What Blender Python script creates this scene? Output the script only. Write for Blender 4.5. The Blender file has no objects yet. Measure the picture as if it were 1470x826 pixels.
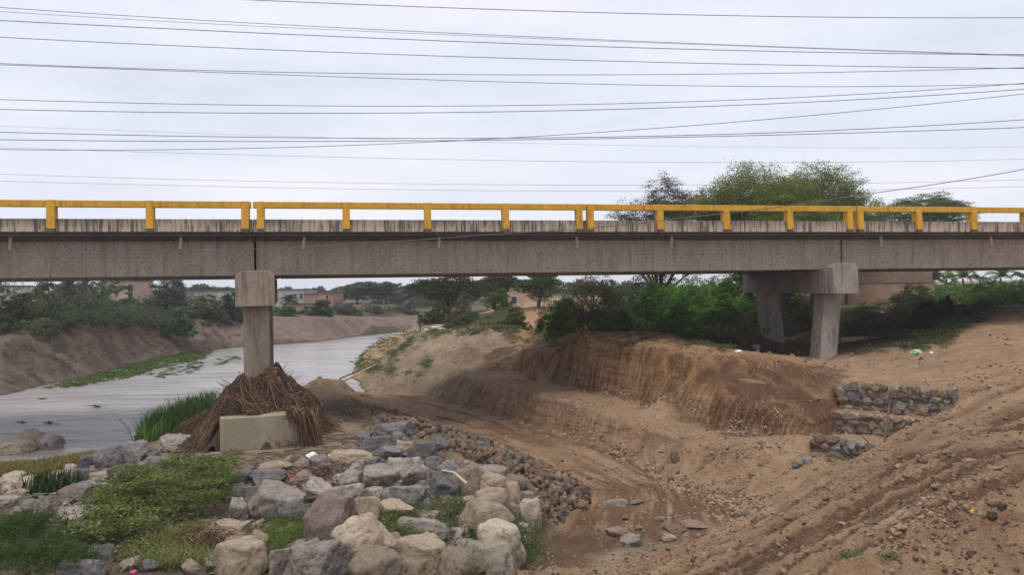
import bpy, bmesh, math, random
import numpy as np
from mathutils import Vector, Matrix, noise as mn
from mathutils.geometry import delaunay_2d_cdt
random.seed(7); np.random.seed(7)
SC = bpy.context.scene
COL = SC.collection
R = math.radians

# ------------------------------------------------------------ camera, sky, sun, exposure
FPX, CAMZ, ROLL = 1070.0, 5.6, 0.0148
cam = bpy.data.cameras.new('camera'); camo = bpy.data.objects.new('camera', cam); COL.objects.link(camo)
cam.sensor_width = 36.0; cam.lens = 36.0*FPX/1470.0
cam.clip_start = 0.1; cam.clip_end = 6000
_r = Vector((math.cos(ROLL), 0, -math.sin(ROLL))); _u = Vector((math.sin(ROLL), 0, math.cos(ROLL))); _b = Vector((0, -1, 0))
camo.matrix_world = Matrix(((_r.x, _u.x, _b.x, 0), (_r.y, _u.y, _b.y, 0), (_r.z, _u.z, _b.z, CAMZ), (0, 0, 0, 1)))
SC.camera = camo
SC.cycles.volume_bounces = 2
SC.view_settings.view_transform = 'Standard'; SC.view_settings.look = 'None'
SC.view_settings.exposure = 0.60; SC.view_settings.gamma = 1; SC.view_settings.use_curve_mapping = False

SUN_EL, SUN_AZ = R(70), R(205)       # azimuth: direction the light comes from, clockwise from +Y
world = bpy.data.worlds.new('World'); SC.world = world; world.use_nodes = True
nt = world.node_tree; nt.nodes.clear()
def wn(t, **k):
    n = nt.nodes.new(t)
    for a, v in k.items(): setattr(n, a, v)
    return n
sky = wn('ShaderNodeTexSky', sky_type='NISHITA', sun_disc=False, sun_elevation=SUN_EL, sun_rotation=SUN_AZ, dust_density=3.0)
tc = wn('ShaderNodeTexCoord'); mp = wn('ShaderNodeMapping'); mp.inputs['Scale'].default_value = (1.2, 1.2, 5.0)
nz = wn('ShaderNodeTexNoise'); nz.inputs['Scale'].default_value = 1.6; nz.inputs['Detail'].default_value = 6; nz.inputs['Roughness'].default_value = .55
cr = wn('ShaderNodeValToRGB')
cr.color_ramp.elements[0].position = .3; cr.color_ramp.elements[0].color = (5.6, 5.8, 6.9, 1)
cr.color_ramp.elements[1].position = .72; cr.color_ramp.elements[1].color = (7.7, 7.6, 8.0, 1)
cr.color_ramp.elements.new(.5).color = (6.75, 6.95, 7.8, 1)
mx = wn('ShaderNodeMix', data_type='RGBA'); mx.inputs[0].default_value = .9
bg = wn('ShaderNodeBackground'); bg.inputs['Strength'].default_value = .088
wo = wn('ShaderNodeOutputWorld')
L = nt.links
L.new(tc.outputs['Generated'], mp.inputs['Vector']); L.new(mp.outputs[0], nz.inputs['Vector']); L.new(nz.outputs['Fac'], cr.inputs[0])
L.new(sky.outputs[0], mx.inputs[6]); L.new(cr.outputs[0], mx.inputs[7]); L.new(mx.outputs[2], bg.inputs[0]); L.new(bg.outputs[0], wo.inputs[0])
sl = bpy.data.lights.new('sun', 'SUN'); sl.energy = 1.5; sl.angle = R(22); sl.color = (1, .95, .88)
so = bpy.data.objects.new('sun', sl); COL.objects.link(so)
_d = Vector((math.sin(SUN_AZ)*math.cos(SUN_EL), math.cos(SUN_AZ)*math.cos(SUN_EL), math.sin(SUN_EL)))
so.rotation_euler = _d.to_track_quat('Z', 'Y').to_euler()

# ------------------------------------------------------------ helpers
def ray(px, py):
    u = (px-735)/FPX; v = (413-py)/FPX
    return Vector((u*math.cos(ROLL)+v*math.sin(ROLL), 1.0, -u*math.sin(ROLL)+v*math.cos(ROLL)))
def B(px, py, z=None, Y=None):
    d = ray(px, py)
    t = (z-CAMZ)/d.z if Y is None else Y
    return (d.x*t, t, CAMZ+d.z*t)
def tag(o, label=None, cat=None, group=None, kind=None):
    if label: o['label'] = label
    if cat: o['category'] = cat
    if group: o['group'] = group
    if kind: o['kind'] = kind
    return o
def empty(name, loc=(0, 0, 0), rz=0.0):
    o = bpy.data.objects.new(name, None); COL.objects.link(o); o.location = loc; o.rotation_euler = (0, 0, rz); o.empty_display_size = .3
    return o
def mesh_np(name, V, F, mats, parent=None, smooth=False, uv=None, fcol=None, midx=None):
    """V: Nx3, F: list of faces or MxK array"""
    me = bpy.data.meshes.new(name)
    V = np.asarray(V, dtype=np.float32)
    if isinstance(F, np.ndarray):
        M, K = F.shape
        me.vertices.add(len(V)); me.vertices.foreach_set('co', V.ravel())
        me.loops.add(M*K); me.loops.foreach_set('vertex_index', F.astype(np.int32).ravel())
        me.polygons.add(M); me.polygons.foreach_set('loop_start', (np.arange(M)*K).astype(np.int32))
        me.update(calc_edges=True)
    else:
        me.from_pydata([tuple(v) for v in V.tolist()], [], F); me.update()
    if not isinstance(mats, (list, tuple)): mats = [mats]
    for m in mats: me.materials.append(m)
    if midx is not None: me.polygons.foreach_set('material_index', np.asarray(midx, dtype=np.int32))
    me.polygons.foreach_set('use_smooth', np.full(len(me.polygons), bool(smooth)))
    if fcol is not None:            # per-vertex tint
        a = me.color_attributes.new('tint', 'FLOAT_COLOR', 'POINT')
        c = np.ones((len(V), 4), dtype=np.float32); c[:, :fcol.shape[1]] = fcol
        a.data.foreach_set('color', c.ravel())
    o = bpy.data.objects.new(name, me); COL.objects.link(o)
    if parent: o.parent = parent
    return o
class MB:
    def __init__(s): s.v = []; s.f = []
    def poly(s, pts, faces):
        n = len(s.v); s.v += [tuple(p) for p in pts]; s.f += [tuple(i+n for i in f) for f in faces]
    def box(s, x0, x1, y0, y1, z0, z1, M=None):
        p = [(x, y, z) for z in (z0, z1) for y in (y0, y1) for x in (x0, x1)]
        if M: p = [tuple(M @ Vector(q)) for q in p]
        s.poly(p, [(0, 2, 3, 1), (4, 5, 7, 6), (0, 1, 5, 4), (2, 6, 7, 3), (0, 4, 6, 2), (1, 3, 7, 5)])
    def prism(s, prof, y0, y1, M=None, prof2=None):
        """prof: (x,z) list counter-clockwise; extruded along y"""
        n = len(prof); q = prof2 or prof
        p = [(a, y0, b) for a, b in prof]+[(a, y1, b) for a, b in q]
        if M: p = [tuple(M @ Vector(t)) for t in p]
        s.poly(p, [tuple(range(n)), tuple(range(2*n-1, n-1, -1))]+[(i, i+n, (i+1) % n+n, (i+1) % n) for i in range(n)])
    def tube(s, pts, r, n=6, r2=None, cap=True):
        pts = [Vector(p) for p in pts]; m = len(pts); base = len(s.v)
        for i, p in enumerate(pts):
            t = (pts[min(i+1, m-1)]-pts[max(i-1, 0)]).normalized()
            a = t.cross(Vector((0, 0, 1)) if abs(t.z) < .9 else Vector((1, 0, 0))).normalized(); b = t.cross(a)
            rr = r if r2 is None else r+(r2-r)*i/(m-1)
            for k in range(n):
                w = 2*math.pi*k/n; s.v.append(tuple(p+(a*math.cos(w)+b*math.sin(w))*rr))
        for i in range(m-1):
            for k in range(n):
                s.f.append((base+i*n+k, base+i*n+(k+1) % n, base+(i+1)*n+(k+1) % n, base+(i+1)*n+k))
        if cap and n > 2:
            s.f.append(tuple(base+k for k in range(n-1, -1, -1))); s.f.append(tuple(base+(m-1)*n+k for k in range(n)))
    def build(s, name, mat, parent=None, smooth=False, bevel=0):
        o = mesh_np(name, s.v, s.f, mat, parent, smooth)
        if bevel:
            b = o.modifiers.new('bevel', 'BEVEL'); b.width = bevel; b.segments = 2; b.limit_method = 'ANGLE'
        return o

# ---- numpy value noise
_perm = np.random.RandomState(3).permutation(4096).astype(np.int64)
_rv = np.random.RandomState(5).rand(4096)
def _h(ix, iy, s): return _rv[_perm[(_perm[(ix+s*131) & 4095]+iy) & 4095]]
def vnoise(x, y, s=0):
    ix = np.floor(x).astype(np.int64); iy = np.floor(y).astype(np.int64); fx = x-ix; fy = y-iy
    fx = fx*fx*(3-2*fx); fy = fy*fy*(3-2*fy)
    a = _h(ix, iy, s); b = _h(ix+1, iy, s); c = _h(ix, iy+1, s); d = _h(ix+1, iy+1, s)
    return (a+(b-a)*fx)*(1-fy)+(c+(d-c)*fx)*fy
def fbm(x, y, o=5, s=0, g=.5):
    t = 0; a = 1; n = 0
    for i in range(o):
        t = t+a*(vnoise(x*2**i+17.3*i, y*2**i+5.1*i, s+i)-.5); n += a; a *= g
    return t/n*2
def pip(X, Y, poly):
    c = np.zeros(X.shape, bool); n = len(poly)
    for i in range(n):
        x1, y1 = poly[i][:2]; x2, y2 = poly[i-1][:2]
        if y1 == y2: continue
        c ^= ((y1 > Y) != (y2 > Y)) & (X < (x2-x1)*(Y-y1)/(y2-y1)+x1)
    return c
def segcoord(X, Y, pl):
    d = np.full(X.shape, 1e9); s = np.zeros(X.shape); acc = 0.0
    for a, b in zip(pl[:-1], pl[1:]):
        ax, ay = a[:2]; bx, by = b[:2]; L2 = (bx-ax)**2+(by-ay)**2+1e-9; Ls = math.sqrt(L2)
        t = np.clip(((X-ax)*(bx-ax)+(Y-ay)*(by-ay))/L2, 0, 1); q = np.hypot(X-ax-t*(bx-ax), Y-ay-t*(by-ay))
        s = np.where(q < d, acc+t*Ls, s); d = np.minimum(d, q); acc += Ls
    return d, s
def segdist(X, Y, pl):
    d = np.full(X.shape, 1e9)
    for a, b in zip(pl[:-1], pl[1:]):
        ax, ay = a[:2]; bx, by = b[:2]; L2 = (bx-ax)**2+(by-ay)**2+1e-9
        t = np.clip(((X-ax)*(bx-ax)+(Y-ay)*(by-ay))/L2, 0, 1)
        d = np.minimum(d, np.hypot(X-ax-t*(bx-ax), Y-ay-t*(by-ay)))
    return d

# ------------------------------------------------------------ materials
def newmat(name):
    m = bpy.data.materials.new(name); m.use_nodes = True; t = m.node_tree
    return m, t, t.nodes['Principled BSDF']
def nd(t, kind, ins=None, **k):
    n = t.nodes.new(kind)
    for a, v in k.items(): setattr(n, a, v)
    for a, v in (ins or {}).items():
        if isinstance(v, bpy.types.NodeSocket): t.links.new(v, n.inputs[a])
        else: n.inputs[a].default_value = v
    return n
def ramp(t, src, stops):
    n = t.nodes.new('ShaderNodeValToRGB'); e = n.color_ramp.elements
    while len(e) > 1: e.remove(e[-1])
    for i, (p, c) in enumerate(stops):
        q = e[0] if i == 0 else e.new(p)
        q.position = p; q.color = (c[0], c[1], c[2], 1) if not isinstance(c, (int, float)) else (c, c, c, 1)
    t.links.new(src, n.inputs[0]); return n.outputs[0]
def mixc(t, f, a, b, mode='MIX'):
    n = t.nodes.new('ShaderNodeMix'); n.data_type = 'RGBA'; n.blend_type = mode
    for i, v in ((0, f), (6, a), (7, b)):
        if isinstance(v, bpy.types.NodeSocket): t.links.new(v, n.inputs[i])
        else: n.inputs[i].default_value = v if i == 0 else (v[0], v[1], v[2], 1)
    return n.outputs[2]
def coords(t, scale=(1, 1, 1), which='Object'):
    c = t.nodes.new('ShaderNodeTexCoord'); m = t.nodes.new('ShaderNodeMapping'); m.inputs['Scale'].default_value = scale
    t.links.new(c.outputs[which], m.inputs['Vector']); return m.outputs[0]
def tnoise(t, vec, scale, detail=5, rough=.6):
    return nd(t, 'ShaderNodeTexNoise', {'Vector': vec, 'Scale': scale, 'Detail': detail, 'Roughness': rough}).outputs['Fac']
def bump(t, p, hs, strength=.5, dist=.05):
    prev = None
    for h, s, d in hs:
        b = nd(t, 'ShaderNodeBump', {'Height': h, 'Strength': s, 'Distance': d})
        if prev: t.links.new(prev, b.inputs['Normal'])
        prev = b.outputs[0]
    t.links.new(prev, p.inputs['Normal'])

def concrete(name, base, dark, pits=0.0, streak=.5, vscale=(1, 1, 1)):
    m, t, p = newmat(name); v = coords(t)
    n1 = tnoise(t, v, .9, 6, .65); n2 = tnoise(t, v, 7, 5, .7)
    vs = coords(t, (3.2, 3.2, .25)); n3 = tnoise(t, vs, 1.3, 5, .7)
    c = mixc(t, ramp(t, n1, [(.3, 0), (.7, 1)]), [q*.82 for q in base], [q*1.12 for q in base])
    c = mixc(t, ramp(t, n2, [(.35, .25), (.65, 0)]), c, dark)
    sm = ramp(t, n3, [(.50, 0), (.68, streak)]); c = mixc(t, sm, c, dark)
    if pits:
        vo = nd(t, 'ShaderNodeTexNoise', {'Vector': v, 'Scale': 13.0, 'Detail': 2.0, 'Roughness': .5}).outputs['Fac']
        msk = tnoise(t, v, .8, 3, .5)
        a = ramp(t, vo, [(.60, 0), (.63, 1)]); b = ramp(t, msk, [(.38, .25), (.58, pits)])
        mm = nd(t, 'ShaderNodeMath', {0: a, 1: b}, operation='MULTIPLY').outputs[0]
        c = mixc(t, mm, c, [q*.35 for q in base])
    if pits:        # joints of the formwork boards
        s3 = nd(t, 'ShaderNodeSeparateXYZ', {0: v}); fx = nd(t, 'ShaderNodeMath', {0: nd(t, 'ShaderNodeMath', {0: s3.outputs[0], 1: 2.44}, operation='DIVIDE').outputs[0]}, operation='FRACT').outputs[0]
        l1 = nd(t, 'ShaderNodeMath', {0: fx, 1: .007}, operation='LESS_THAN').outputs[0]; l2 = nd(t, 'ShaderNodeMath', {0: s3.outputs[2], 1: 6.82, 2: .010}, operation='COMPARE').outputs[0]
        c = mixc(t, nd(t, 'ShaderNodeMath', {0: nd(t, 'ShaderNodeMath', {0: l1, 1: l2}, operation='MAXIMUM').outputs[0], 1: .4}, operation='MULTIPLY').outputs[0], c, dark)
    t.links.new(c, p.inputs['Base Color']); p.inputs['Roughness'].default_value = .92; p.inputs['Specular IOR Level'].default_value = .2
    bump(t, p, [(n2, .25, .02), (tnoise(t, v, 40, 3, .6), .2, .006)])
    return m
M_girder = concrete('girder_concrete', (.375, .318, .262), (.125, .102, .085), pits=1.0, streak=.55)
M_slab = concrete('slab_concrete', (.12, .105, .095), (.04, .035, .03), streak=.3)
M_pier = concrete('pier_concrete', (.33, .265, .20), (.075, .06, .048), streak=.75)
M_pier2 = concrete('grey_pier_concrete', (.32, .28, .245), (.10, .085, .075), streak=.8)
M_foot = concrete('footing_concrete', (.33, .28, .2), (.14, .12, .08), streak=.3)
def kerb_mat():
    m, t, p = newmat('stained_kerb'); v = coords(t)
    n1 = tnoise(t, coords(t, (5, 5, .4)), 1.5, 6, .8); n0 = tnoise(t, v, .5, 3, .6)
    c = mixc(t, ramp(t, n1, [(.48, 0), (.56, .9)]), (.47, .39, .30), (.06, .05, .048))
    g = nd(t, 'ShaderNodeSeparateXYZ', {0: v}).outputs[2]
    top = nd(t, 'ShaderNodeMapRange', {0: g, 1: 7.7, 2: 8.06, 3: 0.0, 4: 1.0}).outputs[0]
    w = nd(t, 'ShaderNodeMath', {0: top, 1: ramp(t, n0, [(.35, .15), (.65, .8)])}, operation='MULTIPLY').outputs[0]
    c = mixc(t, w, c, (.045, .035, .04))
    n4 = tnoise(t, coords(t, (1, 1, .2)), 1.9, 3, .6); c = mixc(t, ramp(t, n4, [(.74, 0), (.78, .5)]), c, (.45, .25, .02))
    t.links.new(c, p.inputs['Base Color']); p.inputs['Roughness'].default_value = .95
    bump(t, p, [(tnoise(t, v, 25, 4, .6), .3, .01)]); return m
M_kerb = kerb_mat()
def yellow_mat():
    m, t, p = newmat('weathered_yellow_paint'); v = coords(t)
    n = tnoise(t, v, 2.2, 6, .7); n2 = tnoise(t, coords(t, (4, 4, .6)), 2, 5, .75)
    c = mixc(t, ramp(t, n, [(.3, 0), (.7, 1)]), (.50, .255, .010), (.66, .36, .022))
    c = mixc(t, ramp(t, n2, [(.52, 0), (.68, .75)]), c, (.20, .09, .012))
    c = mixc(t, ramp(t, tnoise(t, v, 14, 4, .7), [(.66, 0), (.72, .7)]), c, (.12, .07, .03))
    t.links.new(c, p.inputs['Base Color']); p.inputs['Roughness'].default_value = .7
    bump(t, p, [(tnoise(t, v, 30, 3, .6), .2, .01)]); return m
M_yellow = yellow_mat()
def plain(name, c, rough=.8, var=.25, scale=6, metal=0, spec=.3):
    m, t, p = newmat(name); v = coords(t); n = tnoise(t, v, scale, 5, .65)
    t.links.new(mixc(t, ramp(t, n, [(.3, 0), (.7, 1)]), [q*(1-var) for q in c], [min(1, q*(1+var)) for q in c]), p.inputs['Base Color'])
    p.inputs['Roughness'].default_value = rough; p.inputs['Metallic'].default_value = metal; p.inputs['Specular IOR Level'].default_value = spec
    bump(t, p, [(n, .15, .01)]); return m
M_pvc = plain('grey_pvc', (.42, .39, .35), .6); M_white = plain('white_plastic', (.75, .76, .77), .5, .1)
M_cable = plain('black_cable', (.03, .022, .025), .5); M_cable_pale = plain('pale_cable', (.30, .27, .25), .6)
M_road = plain('asphalt', (.05, .05, .05), .9)
M_block = concrete('buried_concrete', (.21, .13, .085), (.10, .06, .04), streak=.3)

# ------------------------------------------------------------ terrain
near_shore = [(-120, 14, -.02), (-60, 20, -.02), B(-60, 675, -.02), B(0, 668, -.02), B(60, 668, -.02), B(130, 656, -.02), B(186, 640, -.02), B(203, 620, -.02), B(250, 603, -.02), B(300, 585, -.02),
              B(360, 578, -.02), B(425, 571, -.02), B(485, 563, -.02), B(524, 562, -.02), B(512, 553, -.02), B(503, 545, -.02), (-12, 57, -.02), (-11.6, 66, -.02), (-10, 75, -.02),
              (-4, 85, -.02), (10, 93, -.02), (40, 99, -.02), (150, 104, -.02), (400, 104, -.02)]
river_mid = [(-120, 24, -1.2), (-60, 28, -1.2), (-25, 32, -1.2), (-19, 45, -1.2), (-20, 60, -1.2), (-17, 72, -1.2), (-13, 84, -1.2), (-6, 94, -1.2), (8, 101, -1.2), (40, 109, -1.2), (150, 112, -1.2), (400, 113, -1.2)]
far_shore = [(-120, 36, -.02), (-60, 36, -.02), (-42, 37, -.02), B(0, 570, -.02), B(60, 555, -.02), B(130, 540, -.02), B(200, 521, -.02), B(260, 510, -.02), B(330, 500, -.02), B(450, 492, -.02), B(520, 483, -.02),
             B(590, 475, -.02), (0, 108, -.02), (20, 115, -.02), (60, 120, -.02), (150, 122, -.02), (400, 124, -.02)]
def offs(pts, dz, dy): return [(x, y+dy, z+dz) for x, y, z in pts]
far_step = [B(0, 556, Y=42.2), B(60, 542, Y=46.5), B(130, 528, Y=51.5), B(200, 506, Y=61.2), B(330, 487, Y=74.5), B(450, 479, Y=80), B(590, 466.5, Y=102)]
far_top = [(-120, 42, 3), (-60, 41, 2.9), (-48, 41.5, 2.9), B(0, 489, Y=45.5), B(30, 481, Y=48.5), B(60, 475, Y=51), B(130, 468, Y=56), B(200, 462, Y=66), B(260, 459, Y=72), B(330, 456, Y=79), B(450, 457, Y=85), B(520, 457, Y=93),
           B(590, 456, Y=107), (-2, 115, 2.4), (20, 122, 2.6), (60, 127, 3), (150, 129, 3), (400, 131, 3)]
lines = [near_shore, river_mid, far_shore, far_step, far_top]
# left platform and riprap ground
lines += [[(-60, 17, .6), B(-60, 700, .35), B(0, 692, .35), B(100, 682, .45), B(180, 658, .6), B(235, 632, .62), B(300, 610, .65), B(430, 598, .65), B(482, 585, .5), B(500, 578, .2)]]
lines += [[B(240, 664, .78), B(320, 648, .72), B(430, 646, .72), B(520, 636, .75)]]
lines += [[(-60, 12, 1.2), B(0, 750, .9), B(200, 735, 1.05), B(400, 725, 1.05), B(600, 715, 1.0), B(690, 730, .95)]]
lines += [[(-14, 11, 1.35), B(0, 826, 1.3), B(200, 826, 1.4), B(400, 826, 1.4), B(600, 826, 1.4), B(690, 826, 1.2), B(735, 826, .7), B(765, 826, .25)]]
lines += [[(-30, 6, 1.6), (-8, 6.5, 1.7), (0, 7, 1.6), (1.2, 9, 1.1), (2.2, 10.3, .7), B(1180, 826, 1.5)]]
lines += [[(-200, 2, 1.8), (-10, 2, 1.9), (0, 2, 1.9), (10, 2, 2.2), (30, 2, 3.5), (200, 2, 4)]]
# rubble band
lines += [[B(492, 592, .55), B(580, 624, .85), B(655, 658, .95), B(725, 690, .85), B(770, 735, .55), B(765, 770, .35)]]
lines += [[B(505, 583, .2), B(560, 592, .2), B(620, 610, .2), B(700, 643, .18), B(775, 670, .18), B(850, 712, .18), B(835, 742, .18), B(790, 765, .16), B(765, 800, .16)]]
# floor
lines += [[B(500, 572, .14), B(535, 566, .14), B(600, 572, .17)], [B(600, 590, .18), B(720, 630, .18), B(860, 690, .18), B(950, 735, .2)]]
toe = [B(545, 562, .15), B(600, 565, .18), B(640, 577, .2), B(716, 597, .2), B(785, 616, .2), B(822, 632, .2), B(900, 660, .2), B(947, 684, .2), B(991, 704, .2), B(1051, 724, .22)]
edge = [B(657, 539, 1.3), B(716, 553, 1.3), B(751, 561, 1.3), B(830, 583, 1.27), B(900, 604, 1.2), B(977, 629, 1.08), B(1068, 647, 1.0), B(1161, 657, .98)]
base = [B(672, 533, 1.35), B(743, 534, 1.35), B(760, 545, 1.35), B(800, 551, 1.35), B(821, 556, 1.33), B(866, 566, 1.3), B(909, 577, 1.25), B(950, 592, 1.17), B(984, 604, 1.1), B(1042, 619, 1.02), B(1068, 624, 1.0), B(1165, 640, 1.0)]
crest = [B(700, 500, Y=41.5), B(743, 505, Y=38.7), B(762, 505, Y=34.95), B(802, 511, Y=33.5), B(821, 485, Y=32.5), B(845, 488, Y=31.0), B(869, 492, Y=30.3), B(917, 497, Y=28.6), B(950, 503, Y=27.5), B(986, 508, Y=26.7), B(1042, 514, Y=25.4), B(1100, 521, Y=24.6), B(1150, 527, Y=24.3), B(1192, 540, Y=23.8)]
foot = [B(950, 566, Y=26.0), B(986, 572, Y=25.1), B(1042, 580, Y=23.75), B(1100, 588, Y=22.7), B(1163, 597, Y=21.9)]
lines += [foot]
lines += [toe, edge, base, crest]
lines += [[B(745, 492, Y=41), B(800, 488, Y=37), B(835, 476, Y=35), B(869, 478, Y=33), B(917, 482, Y=31.8), B(980, 490, Y=30.5), B(1040, 500, Y=29), B(1075, 506, Y=30), B(1112, 511, Y=34), B(1150, 514, Y=31.5), B(1182, 515, Y=30), B(1215, 522, Y=28)]]
lines += [[B(860, 474, Y=38), B(1000, 470, Y=38), B(1060, 472, Y=38), B(1110, 502, Y=41), B(1170, 497, Y=38), B(1250, 488, Y=35), B(1330, 482, Y=33), B(1400, 462, Y=34), B(1480, 446, Y=36), (40, 40, 4.2)]]
lines += [[B(1250, 505, Y=29), B(1320, 510, Y=27), B(1400, 498, Y=26.5), B(1480, 492, Y=26.5), (28, 27, 3.8)]]
# spoil mound
lines += [[B(600, 466, Y=57), B(640, 468, Y=51), B(668, 470, Y=47), B(690, 471, Y=45.5), B(712, 480, Y=43.5), B(735, 494, Y=41.5)], [B(548, 488, Y=57), B(528, 508, Y=52), B(516, 530, Y=48.5), B(520, 548, Y=45)],
          [B(560, 520, Y=46), B(600, 505, Y=46)]]
lines += [[B(640, 520, Y=40.5), B(690, 518, Y=40.5)]]
# land behind
lines += [[(-9, 66, 1.6), (-7, 75, 1.7), (-1, 83, 1.8), (12, 90, 2.2), (40, 95, 2.6), (150, 99, 3)], [B(740, 452, Y=55), B(800, 450, Y=56)], [B(700, 462, Y=55), B(660, 456, Y=62)],
          [B(750, 436, Y=68), B(800, 435, Y=68)], [(14, 60, 4.2), (30, 60, 4.3), (60, 60, 4.4), (200, 60, 4.6)], [(5, 80, 4.4), (40, 85, 4.5), (200, 88, 4.6)], [(20, 48, 4.0), (35, 48, 4.2), (80, 45, 4.4), (200, 40, 4.5)]]
# stepped masonry corner
W1 = [B(1206, 583, 1.85), B(1290, 590, 1.85), B(1366, 600, 1.85)]; W2 = [B(1197, 620, 1.3), B(1270, 626, 1.3), B(1345, 636, 1.3)]; W3 = [B(1167, 650, 1.0), B(1210, 658, 1.0), B(1255, 668, 1.0)]
W1 = [(x, y, 1.8) for x, y, z in W1]; W2 = [(x, y, 1.28) for x, y, z in W2]; W3 = [(x, y, .98) for x, y, z in W3]
def back(w, d, z): return [(x+.0, y+d, z) for x, y, _ in w]
lines += [W1, back(W1, .4, 2.42), W2, back(W2, .4, 1.82), W3, back(W3, .4, 1.42)]
# ramp in front
sil = [B(1480, 536, 3.05), B(1380, 575, 2.65), B(1340, 600, 2.4), B(1240, 650, 2.0), B(1130, 720, 1.5), B(1060, 757, 1.1), B(1000, 782, .85), B(920, 803, .6), B(862, 826, .4)]
low = [B(1480, 674, 2.75), B(1382, 719, 2.35), B(1307, 752, 2.05), B(1214, 802, 1.65), B(1180, 826, 1.5)]
lines += [sil, low, [(2.1, 15.2, .2), (3.5, 15.6, .22), (5.0, 16.3, .3), (6.6, 17.6, .6), (8.0, 18.7, .9)], [B(1480, 826, 1.6), B(1330, 840, 1.45), B(1200, 850, 1.3)]]
lines += [[(16, 12, 3.6), (30, 14, 4.2), (60, 18, 4.5)], [(18, 21, 3.5), (30, 22, 4.0)]]
# far box
lines += [[(-4000, -50, 2), (4000, -50, 4), (4000, 4500, 5), (-4000, 4500, 5), (-4000, -50, 2)], [(-400, 200, 4.2), (400, 200, 4.8)], [(-400, 42, 3), (-400, 36, 0), (-400, 14, 0), (-400, 12, 1)], [(-300, 90, 3.8), (-60, 90, 3.6), (-30, 100, 3.2), (-10, 125, 3.0)], [(-45, 60, 3.3), (-40, 70, 3.4)]]
tv, te, seen = [], [], {}
for ln in lines:
    prev = None
    for p in ln:
        k = (round(p[0], 2), round(p[1], 2))
        if k not in seen: seen[k] = len(tv); tv.append(p)
        i = seen[k]
        if prev is not None and prev != i: te.append((prev, i))
        prev = i
cv, ce, cf, ov, oe, of = delaunay_2d_cdt([Vector(p[:2]) for p in tv], te, [], 0, 1e-4)
cz = []
for i, o in enumerate(ov):
    if o: cz.append(sum(tv[j][2] for j in o)/len(o)); continue
    src = [e for k, e in enumerate(ce) if i in e]; # a crossing of two break lines: take the height of the nearest inputs
    d = sorted((Vector(t[:2])-cv[i]).length for t in tv)[:3]
    near = sorted(tv, key=lambda t: (Vector(t[:2])-cv[i]).length)[:3]
    w = [1/(.01+(Vector(t[:2])-cv[i]).length) for t in near]; cz.append(sum(a*t[2] for a, t in zip(w, near))/sum(w))
def axis(lo, hi, step, outer, g=1.07):
    a = list(np.arange(lo, hi+1e-6, step)); s = step
    l = [a[0]]; r = [a[-1]]
    while l[-1] > -outer:
        s = min(s*g, .22) if l[-1] > -46 else s*g
        l.append(l[-1]-s)
    s = step
    while r[-1] < outer: s *= g; r.append(r[-1]+s)
    return np.array(l[:0:-1]+a+r[1:])
GX = axis(-14, 18, .055, 900, 1.05)
ys = [2.0]
while ys[-1] < 1200:
    y = ys[-1]; ys.append(y+(.2 if y < 9 else .058 if y < 33 else .058*1.04**((y-33)/.5) if y < 56 else .36 if y < 112 else (ys[-1]-ys[-2])*1.03))
    if ys[-1]-ys[-2] > 200: break
GY = np.array([-40, -20, -8, -3, 0, 1]+ys)
XX, YY = np.meshgrid(GX, GY)
def interp(XX, YY):
    Z = np.full(XX.shape, 3.0)
    sh = XX.shape; X = XX.ravel(); Y = YY.ravel(); Zr = Z.ravel()
    order = None
    for f in cf:
        (x1, y1), (x2, y2), (x3, y3) = [(cv[i].x, cv[i].y) for i in f[:3]]
        den = (y2-y3)*(x1-x3)+(x3-x2)*(y1-y3)
        if abs(den) < 1e-9: continue
        # rows / columns that may be inside (the grid is only gently warped)
        r0, r1 = np.searchsorted(GY, [min(y1, y2, y3)-1.2, max(y1, y2, y3)+1.2]); c0, c1 = np.searchsorted(GX, [min(x1, x2, x3)-1.2, max(x1, x2, x3)+1.2])
        if r1 <= r0 or c1 <= c0: continue
        xs = XX[r0:r1, c0:c1]; yy = YY[r0:r1, c0:c1]
        a = ((y2-y3)*(xs-x3)+(x3-x2)*(yy-y3))/den; b = ((y3-y1)*(xs-x3)+(x1-x3)*(yy-y3))/den; c = 1-a-b
        m = (a >= -1e-6) & (b >= -1e-6) & (c >= -1e-6)
        z = a*cz[f[0]]+b*cz[f[1]]+c*cz[f[2]]
        Z[r0:r1, c0:c1][m] = z[m]
    return Z
core = (np.clip((XX+30)/8, 0, 1)*np.clip((34-XX)/8, 0, 1)*np.clip((75-YY)/15, 0, 1))
wx = (fbm(XX*.6, YY*.6, 6, 11, .6)*.42+fbm(XX*3, YY*3, 4, 13, .65)*.10)*core
wy = (fbm(XX*.6, YY*.6, 6, 21, .6)*.42+fbm(XX*4, YY*4, 4, 23, .65)*.12)*core
masonry = np.clip(1.6-segdist(XX, YY, W1+W2[::-1]+W3)/1.0, 0, 1)
wx *= 1-masonry; wy *= 1-masonry
crisp = 1-.68*np.clip(1.5-np.minimum(np.minimum(segdist(XX, YY, base), segdist(XX, YY, toe)), segdist(XX, YY, edge))/.8, 0, 1); wx *= crisp; wy *= crisp
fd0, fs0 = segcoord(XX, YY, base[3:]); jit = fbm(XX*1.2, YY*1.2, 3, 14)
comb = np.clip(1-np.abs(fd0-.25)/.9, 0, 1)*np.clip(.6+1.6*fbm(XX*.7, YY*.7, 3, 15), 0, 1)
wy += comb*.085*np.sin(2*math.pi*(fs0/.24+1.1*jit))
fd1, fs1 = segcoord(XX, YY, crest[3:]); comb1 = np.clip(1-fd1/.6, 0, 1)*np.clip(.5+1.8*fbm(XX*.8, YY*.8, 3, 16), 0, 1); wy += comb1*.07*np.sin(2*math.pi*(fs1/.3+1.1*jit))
Z = interp(XX+wx, YY+wy)
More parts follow.
